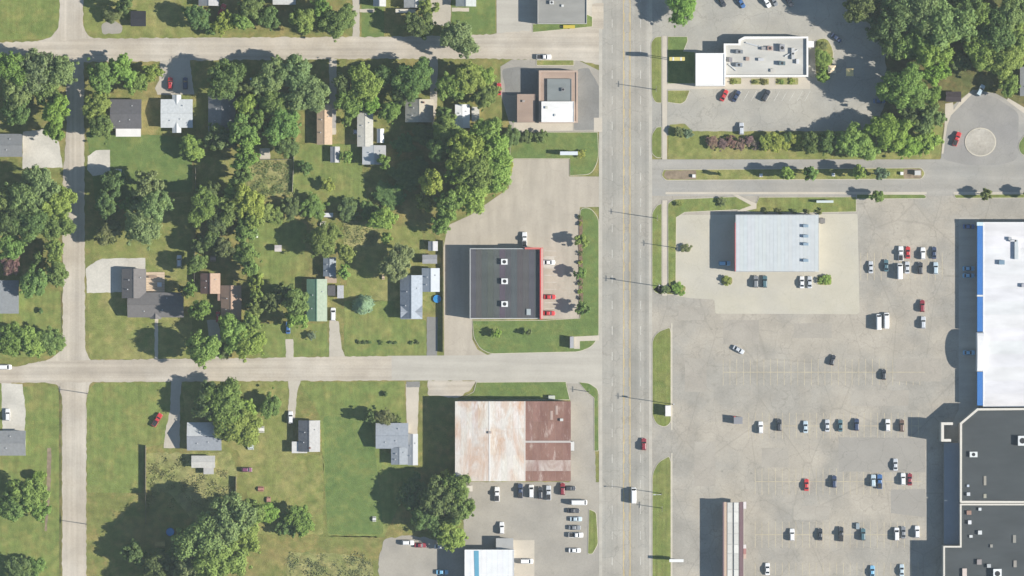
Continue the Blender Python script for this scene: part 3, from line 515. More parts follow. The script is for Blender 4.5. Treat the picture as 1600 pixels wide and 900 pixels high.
# ---- flat roofed commercial buildings
def ring(p, d, z0, z1):
    q = inset(p, d); n = len(p); mb = MB()
    vs = [(a, b, z0) for a, b in p]+[(a, b, z1) for a, b in p]+[(a, b, z1) for a, b in q]+[(a, b, z0) for a, b in q]; fs = []
    for i in range(n):
        j = (i+1) % n; fs += [(i, j, n+j, n+i), (n+i, n+j, 2*n+j, 2*n+i), (2*n+i, 2*n+j, 3*n+j, 3*n+i)]
    return mb.add(vs, fs)
def ccw(p):
    a = sum(p[i][0]*p[(i+1) % len(p)][1]-p[(i+1) % len(p)][0]*p[i][1] for i in range(len(p))); return p if a > 0 else p[::-1]
def commercial(name, label, cat, pts, h, roofc, wallc, parc, ph=0.5, pw=0.35, strips=0, matr='member', origin=None, axis='x', rv=0.06):
    cx = sum(p[0] for p in pts)/len(pts); cy = sum(p[1] for p in pts)/len(pts)
    root = empty(name, (X(cx), Y(cy), 0), 0, label, cat)
    p = ccw([(X(a, h)-root.location.x, Y(b, h)-root.location.y) for a, b in pts])
    mk = lambda n, mb, m, c, par=root: link(n, mb.mesh(n, MT[m]), par, color=c)
    mk('wall', MB().prism(inset(p, 0.05), 0, h-ph-0.05, False), 'wall', wallc)
    if parc: mk('parapet', ring(p, pw, h-ph-0.4, h), 'wall', parc)
    q = inset(p, 0.1); x0 = min(a for a, b in q); x1 = max(a for a, b in q); y0 = min(b for a, b in q); y1 = max(b for a, b in q)
    if strips and len(pts) == 4:
        for k in range(strips):
            c = tuple(v*(1+random.uniform(-rv, rv)) for v in roofc)
            r = (x0+(x1-x0)*k/strips+0.02, x0+(x1-x0)*(k+1)/strips-0.02, y0, y1) if axis == 'x' else (x0, x1, y0+(y1-y0)*k/strips+0.02, y0+(y1-y0)*(k+1)/strips-0.02)
            mk('roof_sheet', MB().box(*r, h-ph-0.1, h-ph+random.uniform(0, 0.012)), matr, c)
        mk('roof_deck', MB().box(x0, x1, y0, y1, h-ph-0.3, h-ph-0.06), matr, tuple(v*0.6 for v in roofc))
    else: mk('roof', MB().prism(q, h-ph-0.1, h-ph), matr, roofc)
    root['h'] = h-ph; return root
def runit(root, x, y, w, d, hh, c=(0.5, 0.5, 0.48), fan=True, name='rooftop_unit'):
    z = root['h']; o = link(name, MB().box(-w/2, w/2, -d/2, d/2, 0, hh).mesh(name, MT['metal']), root, (X(x, z)-root.location.x, Y(y, z)-root.location.y, z), color=c)
    if fan: link('fan', MB().cyl(0, 0, min(w, d)*0.33, hh, hh+0.06, 12).mesh('fan', MT['dark']), o)
    return o
def front(root, x, y, w, h, face, n=1, dx=0, dy=0, z=None, kind='window', color=(0.2, 0.2, 0.2)):
    for i in range(n): opening(root, kind, X(x+dx*i)-root.location.x, Y(y+dy*i)-root.location.y, z if z else h/2+0.1, w, h, face, color=color)
b = commercial('office_building', 'flat grey roofed office cut by top edge beside the main road', 'office', [(840, -60), (917, -60), (917, 37), (840, 37)], 4.6, (0.225, 0.22, 0.2), (0.42, 0.4, 0.36), (0.36, 0.35, 0.33), 0.35, 0.3)
runit(b, 879, 9, 0.9, 0.9, 0.5, fan=False); runit(b, 862, 4, 1.6, 1.4, 0.9); front(b, 852, 37, 2.2, 1.5, 'y', 3, 16); front(b, 905, 37, 1.1, 2.1, 'y', kind='door')
b = commercial('restaurant_building', 'brown trimmed restaurant with dark grey and bright white flat roof halves', 'restaurant', [(842, 110), (903, 110), (903, 192), (842, 192)], 4.4, (0.3, 0.22, 0.17), (0.4, 0.33, 0.27), (0.36, 0.27, 0.21), 0.25, 1.0)
z = 4.4; P3 = lambda x, y, zz: (X(x, zz)-b.location.x, Y(y, zz)-b.location.y)
for nm, r, c, zt in (('dark_roof_deck', (855, 123, 893, 158), (0.17, 0.185, 0.18), 4.75), ('white_roof_deck', (846, 158.5, 897, 191), (0.62, 0.61, 0.585), 5.3)):
    q = [P3(*a, zt) for a in rect(*r)]; o = link(nm, MB().prism(ccw(q), 4.0, zt).mesh(nm, MT['member']), b, color=c)
    link('parapet', ring(ccw(q), 0.25, zt, zt+0.16).mesh('parapet', MT['wall']), o, color=tuple(v*0.95 for v in c))
b['h'] = 5.3; runit(b, 854, 168, 1.0, 0.9, 0.5, (0.45, 0.44, 0.38), False); runit(b, 868, 180, 0.9, 0.9, 0.4, fan=False); b['h'] = 4.75; runit(b, 880, 140, 1.3, 1.3, 0.7, (0.2, 0.2, 0.2))
front(b, 903, 125, 1.6, 1.4, 'x', 4, 0, 14); front(b, 903, 186, 1.1, 2.1, 'x', kind='door')
b = commercial('annex_building', 'low brown roofed annex left of the brown trimmed restaurant', 'annex', [(808, 147), (836, 147), (836, 191), (808, 191)], 3.6, (0.27, 0.2, 0.155), (0.38, 0.32, 0.27), (0.27, 0.2, 0.16), 0.12, 0.3)
runit(b, 818, 158, 1.0, 0.8, 0.5, (0.3, 0.26, 0.23), False); front(b, 814, 191, 1.2, 1.2, 'y', 2, 14)
b = commercial('convenience_store', 'black flat roofed store with a red front parapet beside the main road', 'store', [(734, 388), (845, 388), (845, 498), (734, 498)], 5.9, (0.068, 0.07, 0.072), (0.42, 0.39, 0.34), (0.36, 0.37, 0.36), 0.5, 0.4, strips=12, rv=0.12)
link('red_parapet', MB().box(X(843.6, 6.4)-b.location.x, X(848.5, 6.4)-b.location.x, Y(499, 6.4)-b.location.y, Y(387, 6.4)-b.location.y, 4.6, 6.4).mesh('red_parapet', MT['wall']), b, color=(0.48, 0.055, 0.05))
link('red_parapet', MB().box(X(820, 6.4)-b.location.x, X(843.4, 6.4)-b.location.x, Y(389.5, 6.4)-b.location.y, Y(386.6, 6.4)-b.location.y, 4.6, 6.39).mesh('red_parapet', MT['wall']), b, color=(0.45, 0.12, 0.1))
link('parapet_cap', MB().box(X(845.5, 6.4)-b.location.x, X(848.2, 6.4)-b.location.x, Y(498, 6.4)-b.location.y, Y(388, 6.4)-b.location.y, 6.38, 6.44).mesh('parapet_cap', MT['wall']), b, color=(0.5, 0.3, 0.26))
for x, y in ((788, 409), (788.5, 439.5), (788.5, 475)): runit(b, x, y, 2.5, 2.2, 1.1, (0.62, 0.62, 0.6))
runit(b, 826, 487.5, 1.6, 2.4, 0.4, (0.3, 0.33, 0.33), False, 'roof_hatch'); front(b, 846, 400, 4.2, 2.6, 'x', 8, 0, 13, 1.5, color=(0.4, 0.06, 0.05)); front(b, 846, 445, 1.8, 2.3, 'x', z=1.18, kind='door')
b = commercial('fast_food_restaurant', 'white parapeted restaurant with a cluttered grey roof at upper right', 'restaurant', [(1131, 68), (1154, 68), (1154, 62), (1163, 57), (1263, 57), (1263, 120), (1131, 120)], 5.0, (0.40, 0.39, 0.355), (0.55, 0.53, 0.49), (0.64, 0.62, 0.58), 0.8, 1.0)
q = ccw([(X(a, 6.8)-b.location.x, Y(c, 6.8)-b.location.y) for a, c in rect(1087, 83, 1133, 134)])
o = link('playroom', MB().prism(q, 0, 6.6, False).mesh('playroom', MT['wall']), b, color=(0.62, 0.61, 0.58)); link('playroom_roof', ring(q, 0.5, 6.4, 6.8).mesh('playroom_roof', MT['wall']), o, color=(0.64, 0.63, 0.61))
for x, y, w, d, hh, c in ((1155, 81, 2.8, 1.4, 1.3, (0.16, 0.17, 0.18)), (1141.5, 93.5, 1.3, 1.7, 1.1, (0.2, 0.19, 0.2)), (1154.5, 101.5, 2.6, 1.5, 1.2, (0.2, 0.22, 0.24)), (1222, 75, 2.0, 2.8, 1.5, (0.26, 0.26, 0.27)), (1222, 99, 2.4, 1.5, 1.3, (0.1, 0.14, 0.15)), (1168, 92, 1.4, 1.4, 0.6, (0.3, 0.22, 0.18)), (1189, 93, 2.2, 1.1, 0.8, (0.42, 0.42, 0.42)), (1203, 75.5, 2.0, 1.6, 1.0, (0.3, 0.2, 0.17)), (1193, 75.5, 1.6, 1.2, 0.9, (0.25, 0.24, 0.23)), (1239, 84, 1.2, 4.4, 0.9, (0.4, 0.4, 0.39)), (1246, 96, 1.0, 1.8, 0.9, (0.5, 0.5, 0.5)), (1207, 110, 1.6, 1.2, 0.6, (0.4, 0.38, 0.34))): runit(b, x, y, w, d, hh, c, w*d > 3)
for (x0, y0), (x1, y1) in (((1165, 66.5), (1184, 72)), ((1226, 88), (1246, 78)), ((1185, 72), (1198, 77)), ((1138, 100), (1150, 110))):
    z = 4.35; link('duct', MB().tube([(X(x0, z)-b.location.x, Y(y0, z)-b.location.y, z), (X(x1, z)-b.location.x, Y(y1, z)-b.location.y, z)], [0.3, 0.3], 8).mesh('duct', MT['steel']), b)
q = ccw([(X(a, 4.2)-b.location.x, Y(c, 4.2)-b.location.y) for a, c in rect(1262, 64, 1272, 74)]); link('drive_through_canopy', MB().prism(q, 3.6, 4.2).mesh('drive_through_canopy', MT['wall']), b, color=(0.6, 0.58, 0.55))
front(b, 1140, 120, 2.0, 1.6, 'y', 8, 15); front(b, 1110, 134, 3.4, 3.6, 'y', 1, z=2.4); front(b, 1087.5, 95, 3.0, 3.6, 'x', 3, 0, 14, 2.4)
b = commercial('metal_roofed_shop', 'pale grey seamed metal roofed shop with red western fascia', 'shop', [(1150, 336), (1279, 336), (1279, 424), (1150, 424)], 6.0, (0.42, 0.44, 0.44), (0.45, 0.44, 0.42), None, 0.15, 0.2, strips=22, matr='metal', rv=0.018)
link('gutter_trim', ring(ccw([(X(a, 6)-b.location.x, Y(c, 6)-b.location.y) for a, c in rect(1149.4, 335.4, 1279.8, 424.8)]), 0.18, 5.45, 5.9).mesh('gutter_trim', MT['metal']), b, color=(0.45, 0.46, 0.46))
link('red_fascia', MB().box(X(1149.0, 6)-0.12-b.location.x, X(1149.3, 6)-b.location.x, Y(424, 6)-b.location.y, Y(348, 6)-b.location.y, 3.6, 5.95).mesh('red_fascia', MT['wall']), b, color=(0.5, 0.06, 0.07))
for y in (353, 369, 381.5, 407): runit(b, 1259, y, 2.0, 1.1, 0.9, (0.2, 0.27, 0.33), False, 'roof_vent')
front(b, 1160, 424.5, 4.5, 2.6, 'y', 6, 21, 0, 1.5); front(b, 1215, 424.6, 1.8, 2.3, 'y', z=1.2, kind='door')
b = commercial('superstore', 'huge white roofed superstore with a blue canopy, cut by right edge', 'store', [(1536, 347), (1760, 347), (1760, 636), (1536, 636)], 5.1, (0.52, 0.515, 0.515), (0.5, 0.49, 0.46), (0.58, 0.58, 0.57), 0.18, 0.5, strips=14, axis='y', rv=0.012)
bx = lambda n, r, z0, z1, c, m='metal': link(n, MB().box(X(r[0], z1)-b.location.x, X(r[2], z1)-b.location.x, Y(r[3], z1)-b.location.y, Y(r[1], z1)-b.location.y, z0, z1).mesh(n, MT[m]), b, color=c)
for y0, y1 in ((353, 460.5), (463.5, 518), (581, 633.5)): bx('blue_canopy', (1527, y0, 1535.8, y1), 4.0, 5.05, (0.035, 0.135, 0.36))
bx('canopy_end', (1526.6, 347, 1535.8, 352.7), 0, 5.12, (0.45, 0.55, 0.58)); bx('canopy_divider', (1526.7, 460.7, 1535.8, 463.3), 0, 5.1, (0.55, 0.54, 0.5))
ar = MB(); prof = [(-7.6, 0), (7.6, 0), (7.6, 5.2)]+[(7.6*math.cos(t*math.pi/10), 5.2+2.2*math.sin(t*math.pi/10)) for t in range(1, 10)]+[(-7.6, 5.2)]
zc = 7.5; cxx = X(1527.5, zc)-b.location.x; cxe = X(1538, zc)-b.location.x; cyy = Y(550, zc)-b.location.y; n = len(prof)
ar.add([(cxx, cyy+p, q_) for p, q_ in prof]+[(cxe, cyy+p, q_) for p, q_ in prof], [tuple(range(n-1, -1, -1)), tuple(range(n, 2*n))]+[(i, (i+1) % n, n+(i+1) % n, n+i) for i in range(n)])
link('arched_entrance', ar.mesh('arched_entrance', MT['wall']), b, color=(0.6, 0.59, 0.585))
for x, y, w, d, c in ((1565, 410, 2.2, 1.7, (0.14, 0.21, 0.27)), (1588, 390, 1.5, 7.5, (0.4, 0.43, 0.43)), (1578, 373, 1.2, 1.2, (0.33, 0.34, 0.35)), (1600, 446, 2.0, 1.4, (0.3, 0.3, 0.32)), (1583, 376, 2.4, 0.8, (0.45, 0.45, 0.45))): runit(b, x, y, w, d, 1.0, c, False)
front(b, 1527.3, 545, 2.2, 2.5, 'x', 2, 0, 10, 1.3, 'door', (0.25, 0.25, 0.25)); front(b, 1536, 370, 5, 2.4, 'x', 6, 0, 20, 1.6)
b = commercial('strip_mall', 'dark roofed strip mall with cream parapets, cut by lower right edges', 'mall', [(1500, 661), (1527, 638), (1760, 636.5), (1760, 786), (1503, 786), (1500, 785)], 7.6, (0.05, 0.056, 0.058), (0.4, 0.37, 0.32), (0.5, 0.47, 0.41), 0.7, 0.9)
q = ccw([(X(a, 7.6)-b.location.x, Y(c, 7.6)-b.location.y) for a, c in [(1500, 787), (1760, 787), (1760, 1080), (1474, 1080), (1474, 853), (1500, 853)]])
o = link('south_wing', MB().prism(inset(q, 0.05), 0, 6.75, False).mesh('south_wing', MT['wall']), b, color=(0.4, 0.37, 0.32))
link('parapet', ring(q, 0.9, 6.5, 7.56).mesh('parapet', MT['wall']), o, color=(0.5, 0.47, 0.41)); link('roof', MB().prism(inset(q, 0.2), 6.78, 6.86).mesh('roof', MT['member']), o, color=(0.052, 0.058, 0.06))
bx = lambda n, r, z0, z1, c, m='wall': link(n, MB().box(X(r[0], z1)-b.location.x, X(r[2], z1)-b.location.x, Y(r[3], z1)-b.location.y, Y(r[1], z1)-b.location.y, z0, z1).mesh(n, MT[m]), b, color=c)
bx('entrance_frame', (1470.8, 660, 1475, 690), 0, 7.6, (0.52, 0.49, 0.43)); bx('entrance_frame', (1475.1, 660, 1489, 664), 3, 7.55, (0.52, 0.49, 0.43)); bx('entrance_frame', (1475.1, 686, 1486, 690), 3, 7.55, (0.52, 0.49, 0.43))
bx('shade_tint_slab', (1475, 692, 1499.6, 851), 3.2, 3.6, (0.2, 0.22, 0.24), 'metal')  # grey-blue slab added for the parapet's shadow tint over the walk
for x, y, w, d, hh, c in ((1521, 710, 3.0, 2.1, 0.9, (0.55, 0.57, 0.55)), (1597, 688.5, 3.4, 3.8, 1.6, (0.55, 0.56, 0.55)), (1539, 751, 1.0, 3.6, 0.25, (0.25, 0.23, 0.19)), (1539, 775, 1.1, 1.6, 0.25, (0.28, 0.27, 0.21)), (1512.5, 759, 0.9, 0.9, 0.5, (0.4, 0.44, 0.5)), (1513, 772, 1.3, 1.3, 0.8, (0.45, 0.46, 0.47)), (1531, 795.5, 1.1, 1.1, 0.6, (0.5, 0.52, 0.52)), (1514, 801, 1.8, 1.6, 0.6, (0.26, 0.16, 0.12)), (1515, 816, 1.3, 1.5, 0.8, (0.55, 0.55, 0.55)), (1531, 832, 1.5, 1.5, 0.8, (0.5, 0.51, 0.5)), (1517, 838, 1.2, 1.0, 0.5, (0.5, 0.51, 0.5)), (1530, 878, 1.8, 2.0, 0.8, (0.24, 0.21, 0.2)), (1545, 884, 1.5, 1.4, 0.8, (0.35, 0.36, 0.36)), (1507, 895, 1.7, 3.4, 0.7, (0.5, 0.42, 0.37)), (1558, 896, 3.2, 3.6, 1.6, (0.6, 0.61, 0.6)), (1585, 842, 1.2, 3.0, 0.3, (0.22, 0.21, 0.18)), (1586, 881, 1.2, 2.6, 0.3, (0.24, 0.22, 0.19)), (1549, 853, 1.0, 1.2, 0.4, (0.24, 0.23, 0.2))): runit(b, x, y, w, d, hh, c, w*d > 6)
front(b, 1500.3, 690, 4, 2.6, 'x', 7, 0, 14, 1.5)
# white building at the bottom with the blue stripe
b = commercial('white_shop', 'white roofed shop with one blue stripe, cut by bottom edge', 'shop', [(726, 859), (803, 859), (803, 980), (726, 980)], 6.6, (0.58, 0.578, 0.57), (0.5, 0.5, 0.5), (0.6, 0.6, 0.59), 0.12, 0.3, strips=9, matr='metal', rv=0.012)
z = 6.56; link('blue_stripe', MB().add([(X(740.5, z)-b.location.x, Y(860.5, z)-b.location.y, z), (X(748, z)-b.location.x, Y(860.5, z)-b.location.y, z), (X(749.5, z)-b.location.x, Y(979, z)-b.location.y, z), (X(744, z)-b.location.x, Y(979, z)-b.location.y, z)], [(3, 2, 1, 0)]).mesh('blue_stripe', MT['metal']), b, color=(0.09, 0.26, 0.36))
front(b, 803, 880, 3.5, 3.2, 'x', 2, 0, 18, 1.8); front(b, 735, 859, 1.1, 2.1, 'y', z=1.06, kind='door')
q = [(X(a, 3.6), Y(c, 3.6)) for a, c in rect(775, 841, 802, 859)]; o = house('lean_to', 'grey lean-to shed against the striped white shop', 'shed', [g((775, 841, 802, 858), 3.4, 0, (0.3, 0.3, 0.29), k='flat', matr='metal', win=False)])
# rusty warehouse: ribbed sheets, each its own part
wr = empty('warehouse', (X(801), Y(690), 0), 0, 'large warehouse with rusting white and red-brown sheet roof', 'warehouse')
z = 8.0; wx = lambda px: X(px, z)-wr.location.x; wy = lambda py: Y(py, z)-wr.location.y
link('wall', MB().box(wx(711)+0.25, wx(892)-0.25, wy(752)+0.25, wy(627)-0.25, 0, 7.3).mesh('wall', MT['wall']), wr, color=(0.42, 0.38, 0.33))
def wsheets(x0, x1, n, mat, split, zt, tints, zend=None):
    for k in range(n):
        a, e = x0+(x1-x0)*k/n, x0+(x1-x0)*(k+1)/n
        za = zt+((zend-zt)*k/n if zend else 0); ze = zt+((zend-zt)*(k+1)/n if zend else 0)
        for s0, s1, mm in split:
            t = random.uniform(*tints); m_ = mm or mat
            link('roof_sheet', MB().slab([(wx(a)+0.015, wy(s1)+0.015, za), (wx(e)-0.015, wy(s1)+0.015, ze), (wx(e)-0.015, wy(s0)-0.015, ze), (wx(a)+0.015, wy(s0)-0.015, za)], 0.1).mesh('roof_sheet', MT[m_]), wr, color=(t, t*random.uniform(0.985, 1.015), t*random.uniform(0.97, 1.02)))
wsheets(711, 764.5, 6, 'rust_w', ((627, 669, None), (669, 711, None), (711, 752, None)), 7.75, (0.93, 1.04), 8.0)
wsheets(765.5, 819.5, 6, 'rust_w', ((627, 669, None), (669, 711, None), (711, 752, None)), 8.0, (1.0, 1.12), 7.9)
wsheets(820.5, 892, 6, 'rust_r', ((627, 659, None), (659, 688.5, None), (692, 719, None), (719, 736, 'rust_p'), (736, 752, None)), 7.6, (0.92, 1.06), 7.5)
link('ridge_flashing', MB().box(wx(764), wx(766.2), wy(752), wy(627), 7.9, 8.07).mesh('ridge_flashing', MT['metal']), wr, color=(0.55, 0.53, 0.5))
link('valley_flashing', MB().box(wx(819.3), wx(821), wy(752), wy(627), 7.6, 7.93).mesh('valley_flashing', MT['metal']), wr, color=(0.5, 0.46, 0.41))
link('seam_flashing', MB().box(wx(821.2), wx(891.6), wy(691.8), wy(688.7), 7.45, 7.66).mesh('seam_flashing', MT['metal']), wr, color=(0.4, 0.36, 0.33))
link('roof_vent', MB().box(wx(763), wx(768), wy(677.5), wy(674), 7.9, 8.5).mesh('roof_vent', MT['metal']), wr, color=(0.3, 0.25, 0.22)); link('roof_vent', MB().box(wx(875), wx(880), wy(658), wy(654), 7.5, 8.2).mesh('roof_vent', MT['metal']), wr, color=(0.45, 0.45, 0.42))
for a, c_ in ((860, 642), (868, 634)): link('roof_patch', MB().box(wx(a), wx(a+4), wy(c_+14), wy(c_), 7.5, 7.64).mesh('roof_patch', MT['metal']), wr, color=(0.34, 0.25, 0.21))
for k in range(3): opening(wr, 'roller_door', wx(735+k*38), wy(752)+0.25, 2.0, 3.6, 4.0, 'y', color=(0.4, 0.4, 0.38))
opening(wr, 'door', wx(880), wy(752)+0.25, 1.05, 1.0, 2.1, 'y', color=(0.25, 0.2, 0.16))
# fuel canopy with two rows of white panels
cn = empty('forecourt_canopy', (X(1147), Y(880), 0), 0, 'long narrow canopy of white roof panels with brown edge beams', 'canopy')
z = 5.5; wx = lambda px: X(px, z)-cn.location.x; wy = lambda py: Y(py, z)-cn.location.y
link('deck', MB().box(wx(1130.5), wx(1162), wy(985), wy(785), 4.7, 5.2).mesh('deck', MT['wall']), cn, color=(0.3, 0.29, 0.27))
for x0, x1, c in ((1129.6, 1131.2, (0.17, 0.12, 0.13)), (1131.4, 1135.4, (0.42, 0.31, 0.23)), (1155.2, 1161.6, (0.15, 0.095, 0.1)), (1161.8, 1162.8, (0.46, 0.41, 0.34))): link('edge_beam', MB().box(wx(x0), wx(x1), wy(985), wy(784.5), 4.6, 5.38+random.uniform(0, .1)).mesh('edge_beam', MT['wall']), cn, color=c)
ys = [785, 800, 817, 834, 851, 865, 890, 907, 930, 955, 985]
for x0, x1 in ((1136.6, 1143.6), (1146.8, 1154)):
    for y0, y1 in zip(ys, ys[1:]):
        t = random.uniform(0.42, 0.56); link('roof_panel', MB().box(wx(x0), wx(x1), wy(y1)+0.05, wy(y0)-0.05, 5.15, 5.5).mesh('roof_panel', MT['wall']), cn, color=(t, t*0.98, t*0.9))
for y in (800, 850, 900, 950):
    for x in (1138, 1154): link('column', MB().box(wx(x)-0.2, wx(x)+0.2, wy(y)-0.2, wy(y)+0.2, 0, 4.7).mesh('column', MT['steel']), cn)
for y0, y1, c in ((784, 795, (0.55, 0.5, 0.48)), (851, 857, (0.55, 0.5, 0.47)), (857, 866, (0.33, 0.16, 0.14)), (866, 873, (0.45, 0.32, 0.25))): link('sign_box', MB().box(wx(1161.5), wx(1166), wy(y1), wy(y0), 3.6, 5.45+random.uniform(0, .05)).mesh('sign_box', MT['wall']), cn, color=c)
# ------------------------------------------------------------------ vehicles (nose towards +Y)
def hull(secs, n=5):       # secs: (y, halfwidth, zbottom, ztop) -> smooth body shell
    mb = MB(); R = []
    for y, w, z0, z1 in secs:
        c = min(0.16, w*0.3); R.append([(-w+0.06, y, z0), (w-0.06, y, z0), (w, y, z0+0.18), (w, y, z1-0.14), (w-c, y, z1), (-w+c, y, z1), (-w, y, z1-0.14), (-w, y, z0+0.18)])
    m = 8; mb.v = [p for r in R for p in r]
    for i in range(len(R)-1):
        for k in range(m): mb.f.append((i*m+k, i*m+(k+1) % m, (i+1)*m+(k+1) % m, (i+1)*m+k))
    mb.f += [tuple(range(m)), tuple(range(len(mb.v)-1, len(mb.v)-m-1, -1))]; 
    return mb
WH = {}
def wheel_meshes(r):
    if r not in WH:
        def disc(R, x0, x1):
            mb = MB(); n = 14; vs = [(x, R*math.cos(2*math.pi*k/n), R*math.sin(2*math.pi*k/n)) for x in (x0, x1) for k in range(n)]
            return mb.add(vs, [tuple(range(n)), tuple(range(2*n-1, n-1, -1))]+[(k, n+k, n+(k+1) % n, (k+1) % n) for k in range(n)])
        WH[r] = (disc(r, -0.11, 0.11).mesh('tyre', MT['tyre']), disc(r*0.62, -0.125, 0.125).mesh('rim', MT['rim']))
    return WH[r]
# kind: length, width, hood z, belt z, roof z, cabin base (y0,y1), cabin top (y0,y1), deck z, wheel r
CK = dict(
 sedan=(4.75, 1.82, 0.86, 0.95, 1.45, (-1.75, 1.05), (-0.95, 0.25), 0.95, 0.32),
 hatch=(4.15, 1.76, 0.90, 0.98, 1.50, (-1.95, 1.05), (-1.55, 0.35), 0.98, 0.31),
 suv=(4.75, 1.92, 1.02, 1.12, 1.75, (-2.25, 0.95), (-1.95, 0.30), 1.1, 0.36),
 van=(5.1, 1.98, 1.05, 1.15, 1.80, (-2.45, 1.55), (-2.2, 0.70), 1.15, 0.34),
 pickup=(5.7, 1.98, 1.08, 1.16, 1.82, (-0.55, 1.25), (-0.35, 0.60), 1.12, 0.38),
 work=(6.2, 2.1, 1.3, 1.5, 2.6, (-3.0, 2.6), (-2.95, 1.9), 1.5, 0.38))
CM = {}
def car_meshes(k):
    if k in CM: return CM[k]
    L, w, hz, bz, rz, cb, ct, dz, wr = CK[k]; h = L/2; W2 = w/2
    secs = [(-h, W2*0.82, 0.38, dz-0.14), (-h+0.12, W2*0.93, 0.3, dz-0.02), (-h+0.7, W2, 0.22, dz), (cb[0], W2, 0.22, bz), (cb[1], W2, 0.22, bz), (h-0.75, W2*0.98, 0.22, hz), (h-0.2, W2*0.9, 0.28, hz-0.1), (h, W2*0.76, 0.36, hz-0.26)]
    if k == 'pickup': secs = [(-h, W2*0.93, 0.4, dz), (-h+0.05, W2*0.97, 0.32, dz), (cb[0]-0.1, W2, 0.26, dz), (cb[0], W2, 0.26, bz), (cb[1], W2, 0.26, bz), (h-0.75, W2*0.98, 0.26, hz), (h-0.15, W2*0.93, 0.3, hz-0.1), (h, W2*0.8, 0.4, hz-0.26)]
    d = {'body': hull(secs).mesh('body', MT['paint'])}
    a, b = W2-0.07, W2-0.30
    B = [(-a, cb[0], bz-0.03), (a, cb[0], bz-0.03), (a, cb[1], bz-0.03), (-a, cb[1], bz-0.03)]; T = [(-b, ct[0], rz-0.05), (b, ct[0], rz-0.05), (b, ct[1], rz-0.05), (-b, ct[1], rz-0.05)]
    q = lambda i, j: [B[i], B[j], T[j], T[i]]
    d['windscreen'] = MB().add(q(2, 3), [(0, 1, 2, 3)]).mesh('windscreen', MT['glass'])
    d['rear_window'] = MB().add(q(0, 1), [(0, 1, 2, 3)]).mesh('rear_window', MT['glass'] if k != 'work' else MT['paint'])
    sm = MT['glass'] if k != 'work' else MT['paint']
    d['side_window'] = [MB().add(q(1, 2), [(0, 1, 2, 3)]).mesh('side_window', sm), MB().add(q(3, 0), [(0, 1, 2, 3)]).mesh('side_window', sm)]
    rb = MB(); rb.frustum((-b-0.03, b+0.03, ct[0]-0.06, ct[1]+0.06), rz-0.06, (-b+0.08, b-0.08, ct[0]+0.08, ct[1]-0.08), rz)
    for i in range(4): rb.tube([B[i], T[i]], [0.05, 0.045], 5)
    d['roof'] = rb.mesh('roof', MT['paint'])
    d['headlight'] = [MB().box(s*W2*0.62-0.2, s*W2*0.62+0.2, h-0.16, h-0.01, hz-0.34, hz-0.17).mesh('headlight', MT['lamp']) for s in (-1, 1)]
    d['tail_light'] = [MB().box(s*W2*0.7-0.16, s*W2*0.7+0.16, -h-0.02, -h+0.12, dz-0.36, dz-0.16).mesh('tail_light', MT['red']) for s in (-1, 1)]
    if k == 'pickup': d['bed'] = MB().box(-W2+0.16, W2-0.16, -h+0.14, cb[0]-0.14, 0.62, dz+0.012).mesh('bed', MT['dark'])
    CM[k] = d; return d
CC = dict(white=(0.62, 0.62, 0.61), silver=(0.42, 0.44, 0.46), grey=(0.17, 0.18, 0.19), dark=(0.035, 0.038, 0.045), navy=(0.03, 0.045, 0.09), blue=(0.04, 0.11, 0.26), red=(0.42, 0.03, 0.03), maroon=(0.2, 0.02, 0.03), teal=(0.06, 0.12, 0.14), brown=(0.12, 0.075, 0.055), sky=(0.16, 0.36, 0.52), purple=(0.16, 0.05, 0.10), pale=(0.38, 0.46, 0.5), tan=(0.38, 0.3, 0.2))
NM = dict(sedan='parked_sedan', hatch='parked_hatchback', suv='parked_suv', van='parked_van', pickup='pickup_truck', work='cargo_van')
CAT = dict(sedan='car', hatch='car', suv='suv', van='van', pickup='pickup', work='van')
def car(x, y, a, k, c, label, group=None, z=0.035, name=None):
    d = car_meshes(k); L, w, *_, wr = CK[k]; r = empty(name or NM[k], (X(x, 0.8), Y(y, 0.8), z), -math.radians(a), label, CAT[k], group); col = CC[c]
    link('body', d['body'], r, color=col); link('roof', d['roof'], r, color=col)
    link('windscreen', d['windscreen'], r, color=col); link('rear_window', d['rear_window'], r, color=col)
    for n in ('side_window', 'headlight', 'tail_light'):
        for m in d[n]: link(n, m, r, color=col)
    if k == 'pickup': link('bed', d['bed'], r)
    ty, ri = wheel_meshes(wr)
    for sx in (-1, 1):
        for yy in (-L*0.29, L*0.31): wh = link('wheel', ty, r, (sx*(w/2-0.1), yy, wr)); link('rim', ri, wh)
    return r
GS = 'cars in the shopping lot'; GW = 'vehicles in the lot south of the warehouse'; GR = 'cars at the white restaurant'; GH = 'cars at the houses'; GF = 'cars along the shaded shopfronts'
